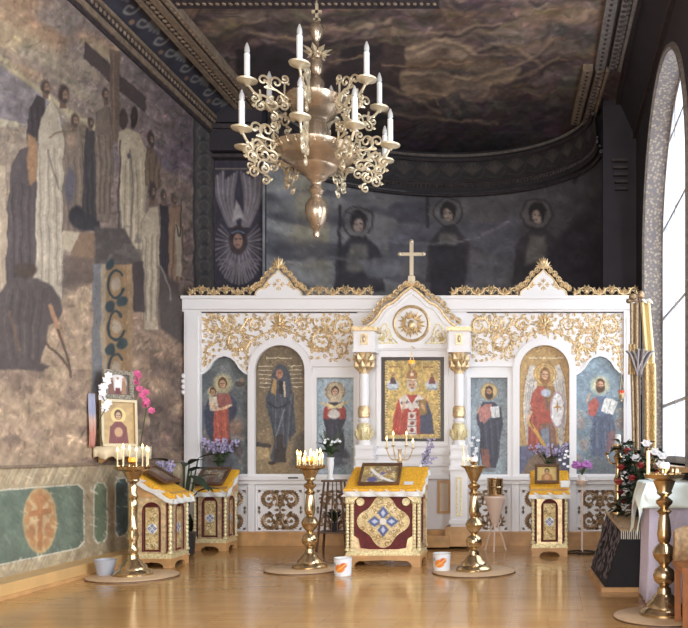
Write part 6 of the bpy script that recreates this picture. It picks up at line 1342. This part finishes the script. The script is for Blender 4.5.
def sat(i, j):
    u = -.44 + .86 * i; v = -.2 + .92 * j; dx = max(0, -u); dy = max(0, -v); h = max(dx * (.62 + .38 * math.cos(v * 7.5 - 4.4)), dy); w_ = .012 * math.sin(v * 26 + u * 9) * min(1, h * 8)
    return (.785 + max(0, u) - .16 * dx + (w_ if dx > 0 else 0), 6.775 + .93 * max(0, v) - .1 * dy + (w_ if dy > 0 else 0), .984 + .004 * math.sin(v * 20) - h)
b.sheet(sat, 34, 40); b.build('satin', mint, t, thick=.004)
# chair at the very edge
t = thing('chair', 'orange-brown wooden chair with tan brocade back at lower right edge', 'chair', (1.06, 5.92, 0))
for x in (.93, 1.19):
    for y in (5.74, 6.1): b = MB(); b.box(x - .02, x + .02, y - .02, y + .02, 0, .42 if y < 6 else .62); b.build('leg', woodo, t)
b = MB(); b.box(.9, 1.22, 5.7, 6.14, .42, .46); b.build('seat', woodo, t)
b = MB(); b.sheet(lambda i, j: (.9 + .33 * i, 6.08 - .06 * math.sin(j * 3) + .02 * math.sin(i * 7), .46 + .26 * j - .05 * (1 - i) ** 2 * j), 12, 10); b.build('back_cushion', tan, t, thick=.05)

# gonfalon banner between the screen and the window
YBN = 9.6; nx_ = lambda p: wx(p, YBN); nz_ = lambda p: wz(p, YBN)
t = thing('church_banner', 'gold brocade church banner with grey satin knot between screen and window', 'banner', (nx_(638), YBN, 0))
b = MB(); b.tube([(nx_(639), YBN, .04), (nx_(639), YBN, nz_(296))], .018, 8); b.lathe([(.12, 0), (.12, .02), (.04, .05), (.02, .08)], 18, (nx_(639), YBN, 0)); b.build('pole', woodd, t)
b = MB(); b.tube([(nx_(629), YBN, nz_(301)), (nx_(649), YBN, nz_(301))], .014, 6); b.blob((nx_(628.5), YBN, nz_(301)), .03); b.blob((nx_(649.5), YBN, nz_(301)), .03); b.blob((nx_(633), YBN, nz_(297)), .05, .04, .04); b.blob((nx_(641), YBN, nz_(295)), .04, .04, .05); b.build('crossbar', goldd, t)
def strip(pts, w0, w1, dep, n=24):
    P_ = [(p.x, p.y) for p in smooth_path([(a_, c_, 0) for a_, c_ in pts], 6)]; b = MB(); k = len(P_)
    def fn(i, j):
        q = j * (k - 1); a_ = int(min(q, k - 2)); f_ = q - a_; x = P_[a_][0] * (1 - f_) + P_[a_ + 1][0] * f_; y = P_[a_][1] * (1 - f_) + P_[a_ + 1][1] * f_; w_ = w0 + (w1 - w0) * j
        return (nx_(x + (i - .5) * w_), YBN + dep - .03 * math.sin(i * PI * 3), nz_(y))
    b.sheet(fn, 14, n); return b
strip([(634, 303), (634, 340), (634, 372), (635, 420), (635.5, 470)], 8, 6, -.02).build('silver_strip', silver, t, thick=.01)
strip([(631.5, 345), (631.5, 375)], 6, 7, -.05).build('gold_tab', brocade, t, thick=.01)
strip([(645, 303), (647, 330), (649, 355), (649, 366)], 9, 10, -.03).build('cream_strip', mat('cream_gold_cloth', (226, 204, 150), .6, bump=.5, bscale=40), t, thick=.01)
strip([(649.5, 364), (650, 400), (650, 440), (650, 490)], 11, 10.5, -.04).build('brocade_strip', brocade, t, thick=.012)
strip([(645, 300), (648, 304)], 9, 9, -.04).build('white_tip', white2, t, thick=.01)
for k, q in enumerate(([(650, 352), (646, 356), (641, 366), (637, 375)], [(629, 352), (632, 356), (636, 368), (638, 376)], [(640, 350), (639, 362), (638, 376)])): strip(q, 8, 5, -.09).build('grey_ribbon', greycloth, t, thick=.012)
# ================================================================== CAMERA AND LIGHT
cam = bpy.data.cameras.new('camera'); co = bpy.data.objects.new('camera', cam); COL.objects.link(co)
co.location = (0, 0, EYE); co.rotation_euler = (PI / 2, 0, 0)
cam.sensor_fit = 'HORIZONTAL'; cam.sensor_width = 36; cam.lens = F / 688 * 36
cam.shift_x = (344 - VX) / 688; cam.shift_y = (VY - 314) / 688; cam.clip_start = .05
SC.camera = co
w = bpy.data.worlds.new('daylight'); SC.world = w; w.use_nodes = True
bg = w.node_tree.nodes['Background']; bg.inputs['Color'].default_value = (.9, .95, 1, 1); bg.inputs['Strength'].default_value = 2.2
def area(name, loc, rot, sx, sy, power, col=(1, 1, 1)):
    l = bpy.data.lights.new(name, 'AREA'); l.shape = 'RECTANGLE'; l.size = sx; l.size_y = sy; l.energy = power; l.color = col
    o = bpy.data.objects.new(name, l); COL.objects.link(o); o.location = loc; o.rotation_euler = rot; return o
for k, q in enumerate(WC):
    area('window_daylight', (XR + .8, q, 3.3), (0, PI / 2, 0), 4.4, 3.0, (100, 560, 560)[k], (.95, .97, 1))  # added lamps outside the openings; the two strong ones serve the unseen windows
area('nave_fill', (-1.8, -3.6, 2.6), (PI / 2, 0, 0), 5.6, 3.6, 425, (1, .97, .93))  # added fill lamp behind the camera, no window built there
SC.view_settings.view_transform = 'Standard'; SC.view_settings.look = 'None'; SC.view_settings.gamma = 1; SC.view_settings.use_curve_mapping = False
SC.view_settings.exposure = 0.04
